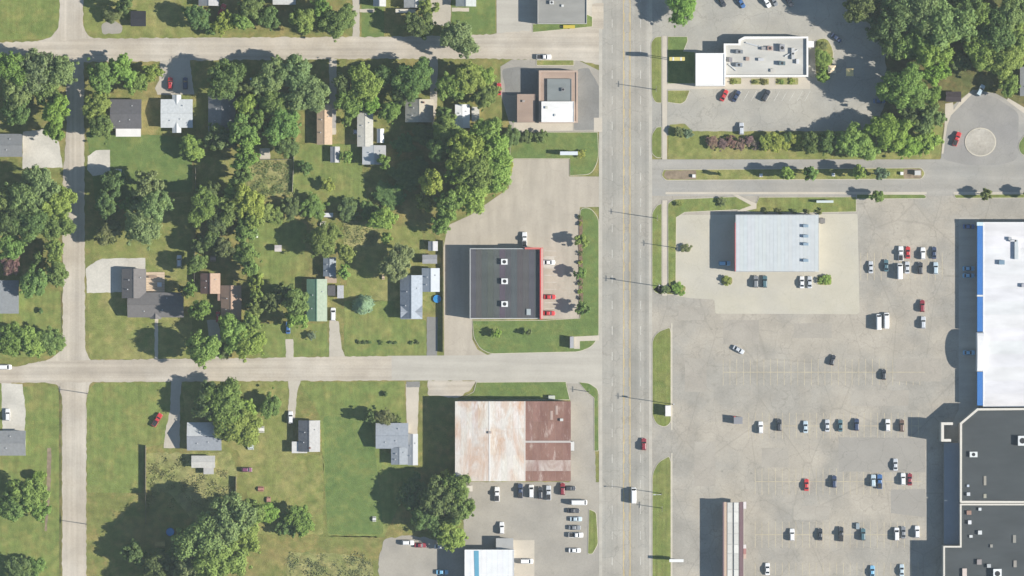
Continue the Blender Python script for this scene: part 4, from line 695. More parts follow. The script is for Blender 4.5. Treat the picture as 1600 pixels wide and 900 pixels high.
for row in (
 (266, 130, 0, 'suv', 'red', 'red car in the driveway of the pale cross-gabled house', GH), (289.5, 130, 0, 'suv', 'navy', 'dark navy car beside the red one on the pale cross-gabled house driveway', GH),
 (347, 15, 25, 'suv', 'red', 'red vehicle at the top edge above the bright yellow-green tree', GH), (394, 131, 0, 'suv', 'sky', 'light blue car in deep tree shade just below north street', GH),
 (8, 573.5, 90, 'van', 'white', 'white van cut by the left edge on south street', GH), (12, 648, 0, 'suv', 'white', 'white suv on the white gravel drive at the left edge', GH),
 (245.5, 656, 32, 'pickup', 'red', 'red pickup angled on grass with a pale bed load, below south street', GH), (454, 652, 0, 'suv', 'white', 'white car parked above the small grey and white roofed house', GH),
 (520.5, 491, 0, 'van', 'white', 'white van at the top of the driveway beside the green roofed house', GH), (450, 512, 0, 'sedan', 'blue', 'blue car in tree shade at the end of a twin-track drive', GH),
 (280, 408, 0, 'suv', 'silver', 'silver car shaded behind the L-shaped house', GH), (341, 495, 0, 'hatch', 'red', 'small red car in the shaded drive between tall trees', GH),
 (385.5, 734, 90, 'hatch', 'purple', 'small purple car alone on the dry backyard lawn', GH), (779.5, 139, 0, 'sedan', 'red', 'red car at the dark lot edge left of the brown trimmed restaurant', GH), (520, 188, 0, 'sedan', 'grey', 'grey car beside the long tan roofed house', GH), (560, 206, 90, 'hatch', 'silver', 'silver hatchback in shade left of the off-white roofed house', GH),
 (850, 89, 90, 'pickup', 'white', 'white pickup at the curb on the east end of north street', None), (819.5, 374, 0, 'pickup', 'white', 'white pickup at the north wall of the black roofed store', None),
 (858, 410, 90, 'sedan', 'white', 'white car nosed in at the red store front', 'cars at the store front'), (859, 464, 90, 'sedan', 'red', 'northern of two red cars at the store front', 'cars at the store front'), (858, 489.5, 90, 'sedan', 'red', 'southern of two red cars at the store front', 'cars at the store front'),
 (1006, 694, 0, 'suv', 'maroon', 'dark red car driving on the main road', 'traffic on the main road'), (990, 774, 0, 'work', 'white', 'white cargo van driving on the main road', 'traffic on the main road'),
 (776.5, 772, 0, 'pickup', 'white', 'white pickup, leftmost at the warehouse south wall', GW), (813, 767, 0, 'pickup', 'navy', 'dark navy pickup parked at the warehouse south wall', GW), (830, 767.5, 0, 'van', 'white', 'white van between two dark vehicles at the warehouse south wall', GW), (844, 770, 0, 'suv', 'dark', 'black suv at the warehouse south wall beside a silver car', GW), (857, 770, 0, 'pickup', 'silver', 'silver pickup with pale roof at the warehouse south wall', GW), (879, 764, 0, 'suv', 'maroon', 'dark red suv at the southeast warehouse corner', GW), (891, 763, 90, 'hatch', 'dark', 'small black car right of the dark red suv', GW),
 (905, 785, 90, 'work', 'white', 'long white van, northernmost of the row facing the main road', GW), (896, 798, 90, 'sedan', 'dark', 'black car below the long white van in the roadside row', GW), (900, 811, 90, 'sedan', 'pale', 'pale blue car, third in the roadside row', GW), (898, 824.5, 90, 'sedan', 'grey', 'grey car, fourth in the roadside row', GW), (900, 836, 90, 'pickup', 'white', 'white pickup with dark bed, fifth in the roadside row', GW), (898, 860, 90, 'sedan', 'white', 'white sedan alone at the south end of the roadside row', GW),
 (784, 825, 0, 'suv', 'white', 'white suv above the grey lean-to shed', GW), (823, 877, 90, 'van', 'white', 'white van on the tan slab beside the striped white shop', GW), (637.5, 848, 90, 'suv', 'white', 'white suv at the edge of the gravel lot', GW), (657, 852, 90, 'sedan', 'maroon', 'faded maroon car in the gravel lot beside the white suv', GW), (688, 854, 90, 'sedan', 'silver', 'silver car under the yellow-green tree edge in gravel lot', GW), (691, 894, 90, 'sedan', 'sky', 'bright blue car in the shadow of the striped white shop', GW),
 (1131.5, 149, 28, 'sedan', 'red', 'red car angle-parked south of the white restaurant', GR), (1150.5, 150, 30, 'sedan', 'navy', 'narrow navy car angle-parked right of the red one', GR), (1197, 149, 30, 'suv', 'dark', 'black suv angle-parked alone south of the white restaurant', GR), (1307, 59.5, 125, 'sedan', 'navy', 'navy car turning behind the white restaurant', GR), (1158.5, 201, 0, 'suv', 'silver', 'silver car half in shade of the shrub bed', GR), (1374, 158, 90, 'sedan', 'blue', 'blue car in deep shade at the woodland edge', GR),
 (1128, 2, 150, 'sedan', 'dark', 'black car, leftmost of the row at the top edge', GR), (1158, 4, 150, 'sedan', 'blue', 'blue car in the row at the top edge', GR), (1198, 3, 150, 'suv', 'white', 'white suv in the row at the top edge', GR), (1209, 1, 150, 'sedan', 'grey', 'grey car right of the white suv at the top edge', GR), (1233, 2, 150, 'sedan', 'dark', 'black car, rightmost of the row at the top edge', GR),
 (1495, 217, 22, 'pickup', 'red', 'red pickup beside the round island of the turning circle', None), (1532, 141, 30, 'suv', 'pale', 'pale blue car in shade at the north end of the turning circle', None),
 (1181, 440, 0, 'suv', 'grey', 'dark grey suv, left of the dark pair at the metal roofed shop', None), (1195, 440, 0, 'suv', 'teal', 'dark teal suv, right of the dark pair at the metal roofed shop', None), (1253, 441, 0, 'sedan', 'white', 'white car, left of the white pair at the metal roofed shop', None), (1265, 441, 0, 'sedan', 'silver', 'silver car, right of the pale pair at the metal roofed shop', None), (1132, 411.5, 90, 'suv', 'sky', 'light blue suv in the shadow west of the metal roofed shop', None),
 (1407.5, 396, 0, 'pickup', 'white', 'white pickup left of the bright red car, upper lot row', GS), (1418.5, 394.5, 0, 'sedan', 'red', 'bright red car between white vehicles, upper lot row', GS), (1442, 396, 0, 'suv', 'white', 'white suv right of the bright red car, upper lot row', GS), (1459.5, 395, 0, 'sedan', 'navy', 'dark navy car at the right end of the upper lot row', GS),
 (1360.5, 417.5, 0, 'sedan', 'silver', 'silver car at the left end of the second lot row', GS), (1384.5, 415, 0, 'sedan', 'teal', 'dark teal car, second from left in the second lot row', GS), (1406, 424, 0, 'work', 'white', 'tall white van in the second lot row', GS), (1417.5, 418, 0, 'sedan', 'silver', 'silver car right of the tall white van, second lot row', GS), (1438, 419, 0, 'suv', 'dark', 'black suv with a broad shadow, second lot row', GS), (1462, 419, 0, 'suv', 'pale', 'pale blue-grey suv at the right end of the second lot row', GS),
 (1441, 478, 0, 'suv', 'maroon', 'dark red suv alone below the car rows near the superstore', GS), (1442.5, 504, 0, 'suv', 'silver', 'silver suv just below the dark red suv', GS), (1373, 503, 0, 'work', 'white', 'left of two white box vans parked side by side', GS), (1385, 501, 0, 'work', 'white', 'right of two white box vans parked side by side', GS),
 (1154, 546.5, 120, 'sedan', 'silver', 'silver car driving diagonally across the empty lot', GS), (1301, 562.5, 15, 'hatch', 'dark', 'small black car alone in the middle of the empty lot', GS), (1381, 585, 0, 'hatch', 'dark', 'small dark car alone nearer the arched entrance', GS),
 (1188.5, 668, 0, 'suv', 'white', 'white suv, leftmost of the long middle row', GS), (1217.5, 664, 0, 'suv', 'dark', 'black suv, second of the long middle row', GS), (1258.5, 667, 0, 'sedan', 'pale', 'pale grey-green car, third of the long middle row', GS), (1292.5, 665, 0, 'sedan', 'silver', 'silver sedan, fourth of the long middle row', GS), (1313, 665, 0, 'sedan', 'teal', 'dark teal sedan, fifth of the long middle row', GS), (1338.5, 663.5, 0, 'suv', 'navy', 'navy suv, sixth of the long middle row', GS), (1387, 664.5, 0, 'suv', 'white', 'white suv near the right end of the long middle row', GS), (1409, 665, 0, 'suv', 'brown', 'brown suv at the right end of the long middle row', GS),
 (1399, 726, 0, 'sedan', 'silver', 'silver sedan alone on the grey asphalt patch', GS), (1260, 757.5, 0, 'sedan', 'red', 'red sedan at the left of the fourth row', GS), (1303.5, 752.5, 0, 'suv', 'navy', 'navy suv right of the lone red sedan', GS), (1364.5, 751, 0, 'suv', 'pale', 'pale blue suv touching a blue pickup', GS), (1374.5, 752.5, 0, 'pickup', 'blue', 'blue pickup beside the pale blue suv', GS), (1411, 748.5, 0, 'suv', 'white', 'white suv paired with a dull red car', GS), (1421.5, 749, 0, 'sedan', 'maroon', 'dull red car right of its paired white suv', GS),
 (1237.5, 835.5, 0, 'suv', 'white', 'white suv at the left end of the fifth row', GS), (1281.5, 835, 0, 'sedan', 'dark', 'black sedan, second of the fifth row', GS), (1314, 834.5, 0, 'pickup', 'dark', 'black pickup, third of the fifth row', GS), (1348.5, 835, 0, 'suv', 'teal', 'teal suv, fourth of the fifth row', GS), (1401, 834.5, 0, 'van', 'white', 'white van beside a dark car, fifth row', GS), (1411.5, 832, 0, 'sedan', 'grey', 'grey car hidden against the white van, fifth row', GS), (1433, 831, 0, 'suv', 'white', 'white suv at the right end of the fifth row', GS),
 (1199, 889, 0, 'sedan', 'white', 'white sedan at the bottom edge near the long canopy', GS), (1363, 893, 0, 'sedan', 'sky', 'light blue car at the bottom edge in sun', GS), (1409, 891, 0, 'sedan', 'pale', 'pale car at the bottom edge on the shadow line', GS),
 (1514, 354, 90, 'sedan', 'blue', 'blue car in shade at the north end of the superstore front', GF), (1513.5, 419.5, 90, 'sedan', 'sky', 'northern of two light blue cars in the superstore shadow', GF), (1513.5, 430.5, 90, 'sedan', 'sky', 'southern of two light blue cars in the superstore shadow', GF), (1514, 551, 90, 'sedan', 'sky', 'light blue car in shade at the arched entrance', GF),
): car(*row[:7])
# ------------------------------------------------------------------ trees and shrubs
def leaf_mesh(name, pos, nrm, size, rs, mat):
    n = len(pos); t = rs.normal(size=(n, 3)); u = np.cross(nrm, t); u /= np.linalg.norm(u, axis=1, keepdims=True)+1e-9; v = np.cross(nrm, u); v /= np.linalg.norm(v, axis=1, keepdims=True)+1e-9
    s = size[:, None]; a = pos-u*s*0.55; b = pos+v*s*0.36; c = pos+u*s*0.55; d = pos-v*s*0.36
    vs = np.stack([a, b, c, d], 1).reshape(-1, 3); me = bpy.data.meshes.new(name)
    me.vertices.add(4*n); me.vertices.foreach_set('co', vs.astype(np.float32).ravel()); me.loops.add(4*n); me.loops.foreach_set('vertex_index', np.arange(4*n, dtype=np.int32)); me.polygons.add(n)
    me.polygons.foreach_set('loop_start', np.arange(0, 4*n, 4, dtype=np.int32)); me.polygons.foreach_set('loop_total', np.full(n, 4, np.int32)); me.update(calc_edges=True); me.materials.append(mat); return me
def unit(v): return v/(np.linalg.norm(v, axis=-1, keepdims=True)+1e-9)
def crown(R, H, seed, nc, nl, leaf, ragged=0.25, mat='leaf'):   # crown centred at z=0, radius R, height H
    rs = np.random.RandomState(seed); c = unit(rs.normal(size=(nc, 3)))*(rs.uniform(0.1, 1, (nc, 1))**0.5); c[:, 2] = np.abs(c[:, 2])*np.where(rs.rand(nc) < 0.7, 1, -1)*0.95
    ang = np.arctan2(c[:, 1], c[:, 0]); lob = 1+ragged*(np.sin(ang*2+rs.uniform(0, 6))*0.45+np.sin(ang*3+rs.uniform(0, 6))*0.4+np.sin(ang*5+rs.uniform(0, 6))*0.35)
    out = rs.rand(nc) < 0.18; rc = np.where(out, rs.uniform(0.07, 0.13, nc), rs.uniform(0.13, 0.30, nc))*R; ext = np.array([R, R, H/2])
    C = c*(ext-0.2*R)*np.stack([lob, lob, np.ones(nc)], 1)*np.where(out, 1.28, 1.0)[:, None]; P = []; N = []
    for i in range(nc):
        m = int(nl/nc*(rc[i]/(0.22*R))**2)+12; d = unit(rs.normal(size=(m, 3))); d[:, 2] = np.where(d[:, 2] < -0.4, -d[:, 2], d[:, 2]); rr = rc[i]*rs.uniform(0.5, 1.0, (m, 1))*np.where(rs.rand(m, 1) < 0.12, 1.3, 1.0)
        P.append(C[i]+d*rr*np.array([1, 1, 0.8])); N.append(unit(d*1.0+rs.normal(size=(m, 3))*0.45+np.array([0, 0, 0.35])))
    P = np.concatenate(P); N = np.concatenate(N); return leaf_mesh('crown', P, N, leaf*rs.uniform(0.6, 1.35, len(P)), rs, MT[mat])
def conifer(R, H, seed, nl):
    rs = np.random.RandomState(seed); t = rs.uniform(0, 1, nl)**1.5; ang = rs.uniform(0, 6.2832, nl); lay = np.round(t*9)/9; rad = R*(1-t*0.97)*np.sqrt(rs.uniform(0.35, 1, nl))*(1+0.14*np.sin(ang*7+lay*20))
    P = np.stack([rad*np.cos(ang), rad*np.sin(ang), -H/2+H*t-rad*0.22], 1); N = unit(np.stack([np.cos(ang)*0.7, np.sin(ang)*0.7, np.full(nl, 0.8)], 1)+rs.normal(size=(nl, 3))*0.35)
    return leaf_mesh('crown', P, N, 0.42*rs.uniform(0.7, 1.3, nl), rs, MT['needle'])
def trunk(h, r, top, seed):
    rr = random.Random(seed); mb = MB(); mb.tube([(0, 0, 0), (rr.uniform(-.1, .1), rr.uniform(-.1, .1), h*0.5), (rr.uniform(-.2, .2), rr.uniform(-.2, .2), h), (0, 0, h+top*0.35)], [r*1.35, r, r*0.8, r*0.3], 8)
    for k in range(5):
        a = k*1.257+rr.uniform(-.3, .3); l = top*rr.uniform(0.45, 0.7); mb.tube([(0, 0, h*rr.uniform(0.7, 1.0)), (math.cos(a)*l*0.5, math.sin(a)*l*0.5, h+top*0.18), (math.cos(a)*l, math.sin(a)*l, h+top*0.42)], [r*0.5, r*0.34, r*0.1], 6)
    return mb.mesh('trunk', MT['bark'], smooth=True)
PROTO = {}
for nm, R, H, nc, nl, lf, nv in (('S', 1.2, 1.5, 16, 1000, 0.40, 4), ('A', 2.8, 4.0, 40, 4200, 0.52, 6), ('B', 5.0, 7.0, 80, 11000, 0.60, 7), ('C', 8.0, 10.0, 150, 24000, 0.72, 5)):
    PROTO[nm] = [(R, H, crown(R, H, 100*ord(nm)+i, nc, nl, lf, 0.42), trunk(R*0.55, 0.055*R+0.04, R, i)) for i in range(nv)]
CON = [(3.0, 7.5, conifer(3.0, 7.5, i, 5200), trunk(1.0, 0.2, 1.0, i)) for i in range(2)]
TI = dict(d=(0.144, 0.203, 0.070), g=(0.182, 0.266, 0.074), l=(0.250, 0.340, 0.083), y=(0.298, 0.351, 0.079), b=(0.192, 0.275, 0.150), p=(0.215, 0.145, 0.125), s=(0.216, 0.279, 0.110), v=(0.211, 0.340, 0.067), o=(0.187, 0.208, 0.079))
_tc = [0]; TREES = []
def tree(x, y, r, c, label, h=None, group=None, name=None, kind=None):
    _tc[0] += 1; i = _tc[0]; rr = random.Random(i*31+5); R = r*M*(1.22 if r > 11 else 1.1); h = h*(1.2 if h > 5 else 1.0) if h else (2.6+1.25*R if R > 1.6 else 0.6+1.35*R)
    sp = CON if kind == 'con' else PROTO['S' if R < 1.9 else 'A' if R < 3.7 else 'B' if R < 6.4 else 'C']
    R0, H0, cm, tm = sp[rr.randrange(len(sp))]; base = h*0.20 if R > 1.6 else h*0.08
    if kind == 'con': base = 0.4
    ch = h-base; zc = base+ch/2; s = R/R0*1.04; nm = name or ('shrub' if h < 2.6 else 'spruce_tree' if kind == 'con' else 'broadleaf_tree')
    t = empty(nm, (X(x, zc), Y(y, zc), 0), rr.uniform(0, 6.28), label, 'shrub' if h < 2.6 else 'tree', group or ('shrubs' if h < 2.6 else 'trees of the blocks'))
    col = tuple(v*rr.uniform(0.9, 1.1) for v in TI[c]); sx = s*rr.uniform(0.92, 1.08)
    link('crown', cm, t, (0, 0, zc), 0, (sx, s*s/sx, ch/H0), col)
    if h >= 2.6:
        th = zc-ch*0.15; link('trunk', tm, t, (0, 0, 0), 0, (s, s, th/(R0*0.55) if kind != 'con' else th))
    return t
GB = 'trees of the upper residential block'; GL = 'trees west of the west road'; GN = 'trees north of north street'; GT = 'trees of the lower residential block'; GC = 'trees in the cluster beside the store lot'; GE = 'trees of the northeast wood'; GQ = 'shrub bed trees south of the restaurant'
for a in (
 # north of north street
 (308, 26, 18, 'd', 'dark tree left of the red vehicle at the top edge', 8, GN), (350, 36, 15, 'y', 'brightest yellow-green tree beside the red vehicle, top edge', 7, GN), (378, 34, 13, 'l', 'light green narrow tree right of the brightest yellow-green tree', 8, GN), (392, 8, 17, 'g', 'green tree cut by top edge left of the pale roofed house', 9, GN), (330, 45, 10, 'd', 'small dark tree at the kerb below the red vehicle', 5, GN), (420, 28, 16, 'd', 'dark tree in the shaded yard below the pale roofed house', 7, GN),
 (474, 32, 18, 'l', 'light green tree between the dark yard and a grassy driveway', 10, GN), (528, 34, 22, 'g', 'mid-green round tree left of the narrow concrete driveway', 10, GN), (503, 12, 14, 'g', 'green tree at the top edge right of the pale roofed house', 9, GN), (716, 60, 24, 's', 'grey-green round tree overhanging north street', 12, GN), (655, 40, 20, 'd', 'dark tree in front of the off-white roofed house', 9, GN), (668, 12, 12, 'l', 'small light tree beside the wide driveway at the top edge', 6, GN), (175, 22, 13, 'o', 'sparse olive bush on the dry corner lot at top left', 4.5, GN), (196, 8, 12, 'd', 'dark tree near the top edge on the dry corner lot', 9, GN), (1065, 8, 22, 'v', 'vivid green tree cut by top edge beside the main road', 9, GN),
 # upper residential block, first row
 (158, 118, 20, 'g', 'green tree at the upper left corner of the block by west road', 9, GB), (190, 112, 20, 'l', 'light green tree along north street left of a paved driveway', 9, GB), (213, 128, 16, 'g', 'green tree between the light tree and the paved driveway', 7, GB), (236, 114, 13, 'l', 'small light tree touching the paved driveway of the cross-gabled house', 6, GB), (152, 165, 19, 'l', 'light tree left of the square dark grey roofed house', 8, GB), (158, 200, 16, 'g', 'green tree below left corner of the square dark grey roofed house', 8, GB), (300, 232, 17, 'l', 'light round tree below the pale cross-gabled house', 6, GB),
 (350, 125, 25, 'd', 'dark tree shading the house between two driveways', 12, GB), (385, 165, 17, 'l', 'light tree in the tall row left of the big grey-green tree', 9, GB), (378, 205, 20, 'g', 'green tree in the tall row beside the shaded house', 13, GB), (383, 248, 17, 'g', 'green tree in the tall row above the weedy garden bed', 12, GB), (345, 215, 20, 'd', 'dark tree behind the shaded grey roofed house', 9, GB),
 (425, 120, 24, 's', 'grey-green tree, left of three large crowns below north street', 11, GB), (465, 118, 24, 's', 'grey-green tree, middle of three large crowns below north street', 12, GB), (484, 148, 26, 's', 'grey-green tree, right of three large crowns, above the tan roofed house', 12, GB), (428, 160, 22, 'g', 'green tree under the three large grey-green crowns', 10, GB), (442, 195, 24, 'g', 'green tree left of the long tan roofed house', 11, GB), (447, 228, 16, 'd', 'dark tree at the lower left of the long tan roofed house', 8, GB), (410, 162, 8, 'v', 'small vivid green bush among the large grey-green crowns', 3, GB),
 (570, 132, 24, 'l', 'light green tree above the off-white roofed house', 11, GB), (548, 160, 20, 'g', 'green tree between the tan and off-white roofed houses', 9, GB), (578, 160, 15, 'v', 'vivid tree touching the off-white roofed house from above', 9, GB), (610, 173, 16, 'g', 'green round tree right of the off-white roofed house', 8, GB), (600, 118, 16, 'd', 'dark tree near north street above the round green tree', 8, GB), (645, 125, 26, 'd', 'dark wide tree above the dappled blue-grey roofed house', 11, GB), (541, 245, 9, 'l', 'small light tree left of the striped grey extension', 5, GB), (541, 190, 8, 'g', 'small green tree in the gap left of the off-white roofed house', 5, GB), (600, 252, 10, 'g', 'small green tree at the right end of the striped grey extension', 6, GB),
 (705, 135, 20, 'g', 'green tree above the bright white roofed house', 10, GB), (728, 126, 22, 'l', 'light tree above and right of the bright white roofed house', 10, GB), (754, 120, 16, 'l', 'light tree at the corner of north street near the restaurant lot', 7, GB), (758, 150, 18, 'g', 'green tree between the cream shed and the red car', 9, GB), (692, 178, 11, 'g', 'green tree touching the bright white roofed house from the left', 8, GB),
 # cluster beside store
 (700, 208, 22, 'g', 'green tree just below the bright white roofed house', 11, GC), (722, 238, 25, 'l', 'light large tree at the middle left of the cluster', 17, GC), (758, 212, 22, 'l', 'light tree at the cluster top below the cream shed', 11, GC), (775, 235, 22, 'l', 'light tree at the cluster edge facing the corner lawn', 12, GC), (772, 272, 24, 'l', 'light tree at the cluster edge facing the store lot', 12, GC), (740, 268, 24, 'g', 'green tree in the centre of the cluster', 17, GC), (738, 302, 24, 'l', 'light tree at the cluster bottom facing the store lot', 12, GC), (675, 288, 17, 'y', 'yellowish tree at the cluster left edge', 14, GC), (668, 315, 14, 'y', 'small yellowish tree below the larger yellowish tree', 7, GC), (702, 318, 20, 'g', 'green tree at the lower left of the cluster', 14, GC), (690, 348, 15, 'g', 'green tree at the cluster bottom tip near the store corner', 7, GC), (800, 212, 13, 'd', 'dark tree at the left end of the corner lawn', 5, GC), (822, 214, 10, 'd', 'dark shrub tree in the middle left of the corner lawn', 4.2, GC), (845, 214, 10, 'd', 'dark shrub tree right of two on the corner lawn', 4.2, GC), (640, 270, 22, 'd', 'low dark crown standing in for the shadow left of the cluster', 4, GC), (608, 305, 20, 'd', 'low dark crown standing in for the shadow right of the small yellow tree lawn', 4, GC),  # low dark crowns at the end are added where the cluster's shadow falls
 # upper residential block, lower rows
 (513, 289, 10, 'y', 'small round yellow tree alone on a green lawn', 4.2, GB), (228, 288, 20, 's', 'grey-green tree, upper of the three on the yard beside west road', 13, GB), (240, 322, 22, 's', 'grey-green tree, middle of the three on the yard beside west road', 13, GB), (222, 352, 26, 's', 'grey-green tree, lowest and widest of the three beside west road', 13, GB), (178, 285, 18, 'd', 'dark tree at the road edge below the white gravel drive', 10, GB), (165, 320, 17, 'd', 'dark tree on the west road edge, middle', 10, GB), (168, 362, 18, 'o', 'dark olive tree on the west road edge, lowest', 8, GB), (205, 318, 14, 'g', 'green tree left of the middle grey-green yard tree', 8, GB),
 (318, 322, 22, 'g', 'green tree right of the dark fence line', 10, GB), (358, 330, 20, 'g', 'green tree left of the yellow-green one in the tall row', 10, GB), (388, 318, 22, 'y', 'yellow-green tree in the tall row below the weedy garden bed', 11, GB), (366, 298, 14, 'l', 'light tree at the upper left of the yellow-green row tree', 8, GB), (384, 360, 17, 'g', 'green tree in the tall row beside the tiny white shed', 9, GB), (385, 398, 16, 'g', 'green tree in the tall row right of the shaded vehicle yard', 9, GB), (399, 440, 12, 'l', 'light tree in the tall row right of the brown roofed house', 9, GB), (398, 482, 12, 'g', 'green tree in the tall row at the lower right of the brown roofed house', 8, GB), (308, 412, 14, 'g', 'green tree left above the brown roofed house', 8, GB), (298, 450, 11, 'g', 'green tree at the left wall of the brown roofed house', 9, GB), (313, 484, 14, 'g', 'green tree left of the small red car', 13, GB), (312, 382, 12, 'd', 'dark tree on the fence line above the brown roofed house', 7, GB), (350, 388, 14, 'd', 'dark tree above the brown roofed house', 9, GB),
 (318, 545, 22, 'l', 'light tree overhanging south street, left of a shaded drive', 14, GB), (365, 520, 22, 'l', 'light large tree right of the shaded drive', 11, GB), (388, 535, 22, 'l', 'light tree above south street beside the twin-track drive', 11, GB), (352, 545, 13, 'd', 'dark tree tucked right of the shaded drive at south street', 6, GB), (460, 470, 18, 'g', 'green tree left of the green roofed house', 11, GB), (463, 498, 15, 'l', 'light tree at the lower left corner of the green roofed house', 9, GB), (448, 455, 12, 'd', 'dark tree behind the green roofed house at left', 8, GB), (488, 524, 7, 'b', 'pale round bush on the lawn below the green roofed house', 2.4, GB),
 (506, 375, 22, 'g', 'green tree with a wide dark shadow on the lawn', 9, GB), (540, 395, 13, 'l', 'light narrow tree right of the blue-grey outbuilding', 8, GB), (538, 425, 10, 'l', 'light small tree at the lower right of the blue-grey outbuilding', 6, GB), (598, 342, 18, 'l', 'light tree above the garden rows left of the two grey sheds', 8, GB), (604, 372, 9, 'l', 'small light tree below the garden rows tree', 5, GB), (622, 410, 22, 's', 'grey-green tree above the blue-grey stepped house', 9, GB), (567, 476, 13, 'b', 'blue-green round spruce alone on the lawn', 6, GB, None, 'con'), (490, 324, 17, 'g', 'green hedge tree below the small yellow tree', 5, GB), (455, 325, 14, 'd', 'dark hedge tree below the weedy garden bed', 5, GB), (412, 332, 15, 'l', 'light tree at the upper right of the yellow-green row tree', 6, GB), (432, 338, 12, 'g', 'small green hedge tree left of the dark hedge tree', 4.5, GB), (545, 327, 15, 'd', 'dark hedge tree right of the white garden trailer', 5, GB), (576, 328, 13, 'd', 'dark hedge tree farthest right in the hedge line', 5, GB), (477, 262, 10, 'd', 'dark small tree on the lawn edge below the grey triangular shed', 4, GB),
 (385, 225, 15, 'l', 'light tree in the tall row between the shaded house and the garden bed', 12, GB), (378, 275, 14, 'g', 'green tree in the tall row left of the weedy garden bed', 11, GB), (393, 345, 13, 'l', 'light tree in the tall row just above the tiny white shed', 10, GB), (391, 418, 12, 'g', 'green tree in the tall row above right of the brown roofed house', 10, GB), (401, 462, 10, 'l', 'light tree in the tall row beside the long dark shadow', 9, GB), (393, 505, 14, 'l', 'light tree in the tall row below the brown roofed house', 10, GB), (385, 135, 12, 'd', 'dark tree in the tall row nearest north street', 9, GB), (402, 185, 13, 'g', 'green tree in the tall row right of the shaded house', 10, GB), (425, 470, 14, 'd', 'dark tree in the long shadow left of the green roofed house', 9, GB), (535, 130, 13, 'd', 'dark tree right of the shaded driveway below north street', 9, GB), (625, 150, 13, 'd', 'dark tree just left of the dappled blue-grey roofed house', 9, GB), (660, 210, 16, 'd', 'low dark crown standing in for shade below the dappled blue-grey roofed house', 4.2, GB), (630, 225, 14, 'd', 'low dark crown standing in for shade left below the dappled blue-grey roofed house', 4, GB), (685, 235, 16, 'g', 'green tree at the upper left of the cluster', 13, GB), (792, 262, 10, 'y', 'yellow-green small tree at the cluster tip beside the store lot', 8, GB), (715, 272, 16, 'l', 'light tree left of the cluster centre', 15, GB), (755, 245, 15, 'l', 'light tree between the cluster centre and the corner lawn', 14, GB), (290, 455, 9, 'd', 'dark small tree at the right end of the L-shaped house', 7, GB), (330, 300, 13, 'd', 'dark tree below the dry patch right of the fence', 8, GB), (340, 350, 15, 'd', 'dark tree between fence and tall row, middle', 9, GB), (330, 375, 13, 'd', 'dark tree between fence and tall row, lower', 8, GB),  # low dark crowns below the dappled house are added to darken its shaded yard
 # west of west road
 (18, 108, 24, 'g', 'green tree at the left edge below north street', 12, GL), (55, 112, 26, 's', 'grey-green tree, second from left edge below north street', 12, GL), (92, 112, 22, 's', 'grey-green tree at the corner of west road and north street', 12, GL), (25, 140, 22, 's', 'grey-green tree at the left edge in the second rank', 11, GL), (72, 142, 18, 'g', 'green tree in the second rank near the corner of west road', 10, GL), (86, 172, 20, 'v', 'vivid green tree beside west road, upper', 12, GL), (85, 203, 15, 'v', 'vivid green tree beside west road, lower', 11, GL), (30, 172, 20, 'd', 'dark tree above the bungalow at the upper left edge', 9, GL),
 (65, 290, 24, 's', 'grey-green tree below the white gravel drive beside west road', 13, GL), (90, 318, 24, 'l', 'light tree overhanging west road', 12, GL), (40, 310, 25, 's', 'grey-green tree in the middle of the left wood', 13, GL), (5, 312, 18, 'g', 'green tree cut by left edge in the left wood', 11, GL), (85, 350, 22, 'g', 'green tree beside west road below the overhanging light one', 11, GL), (50, 350, 24, 'd', 'dark tree in the lower middle of the left wood', 12, GL), (15, 345, 22, 'd', 'dark tree near the left edge of the left wood', 11, GL), (15, 385, 18, 'g', 'green tree at the left edge above the purple one', 10, GL), (17, 412, 15, 'p', 'purple-leaved tree near the left edge', 6, GL), (86, 392, 15, 'l', 'light tree beside west road opposite the widest grey-green tree', 8, GL), (88, 425, 16, 'g', 'green tree beside west road opposite the white driveway', 9, GL), (55, 438, 20, 'g', 'green tree right of the dark grey roofed left edge house', 9, GL), (60, 405, 10, 'd', 'small dark tree in the gap of the left wood', 6, GL),
 (18, 530, 22, 'g', 'green tree at the left edge above the white van', 9, GL), (48, 535, 20, 'l', 'light tree in the middle of the group above south street at left', 9, GL), (76, 532, 20, 'g', 'green tree nearest the crossroads at its upper left', 8, GL), (64, 485, 6, 'd', 'tiny dark bush on the lawn at the left, above the crossroads', 1.6, GL),
 (45, 772, 24, 'l', 'light tree at lower left beside the long tree shadow', 12, GL), (22, 788, 22, 'g', 'green tree left of the light one at lower left', 11, GL), (58, 795, 16, 'g', 'small green tree below the light one at lower left', 8, GL), (30, 888, 20, 'd', 'dark tree at the bottom left corner', 7, GL), (55, 885, 14, 'g', 'green tree right of the dark one at the bottom left corner', 6, GL), (62, 745, 10, 'v', 'small vivid tree on the narrow lawn beside west road', 4, GL),
 # lower residential block
 (350, 635, 30, 'g', 'large green tree over the half covered blue-grey house', 11, GT), (370, 665, 28, 'l', 'light tree at the lower right of the large green tree', 10, GT), (325, 628, 22, 'd', 'dark tree left of the large green tree', 9, GT), (384, 640, 16, 'l', 'light tree at the right of the large green tree', 8, GT), (424, 632, 15, 'g', 'green round tree between two driveways below south street', 6, GT), (600, 652, 13, 'o', 'olive tree at the corner of the blue-grey house with white garage', 6, GT), (578, 650, 10, 'd', 'small dark tree left of the olive tree', 6, GT), (622, 655, 7, 'g', 'tiny green bush above the white garage wing', 2.2, GT), (603, 616, 5, 'd', 'tiny dark bush on the green lawn below south street', 1.6, GT),
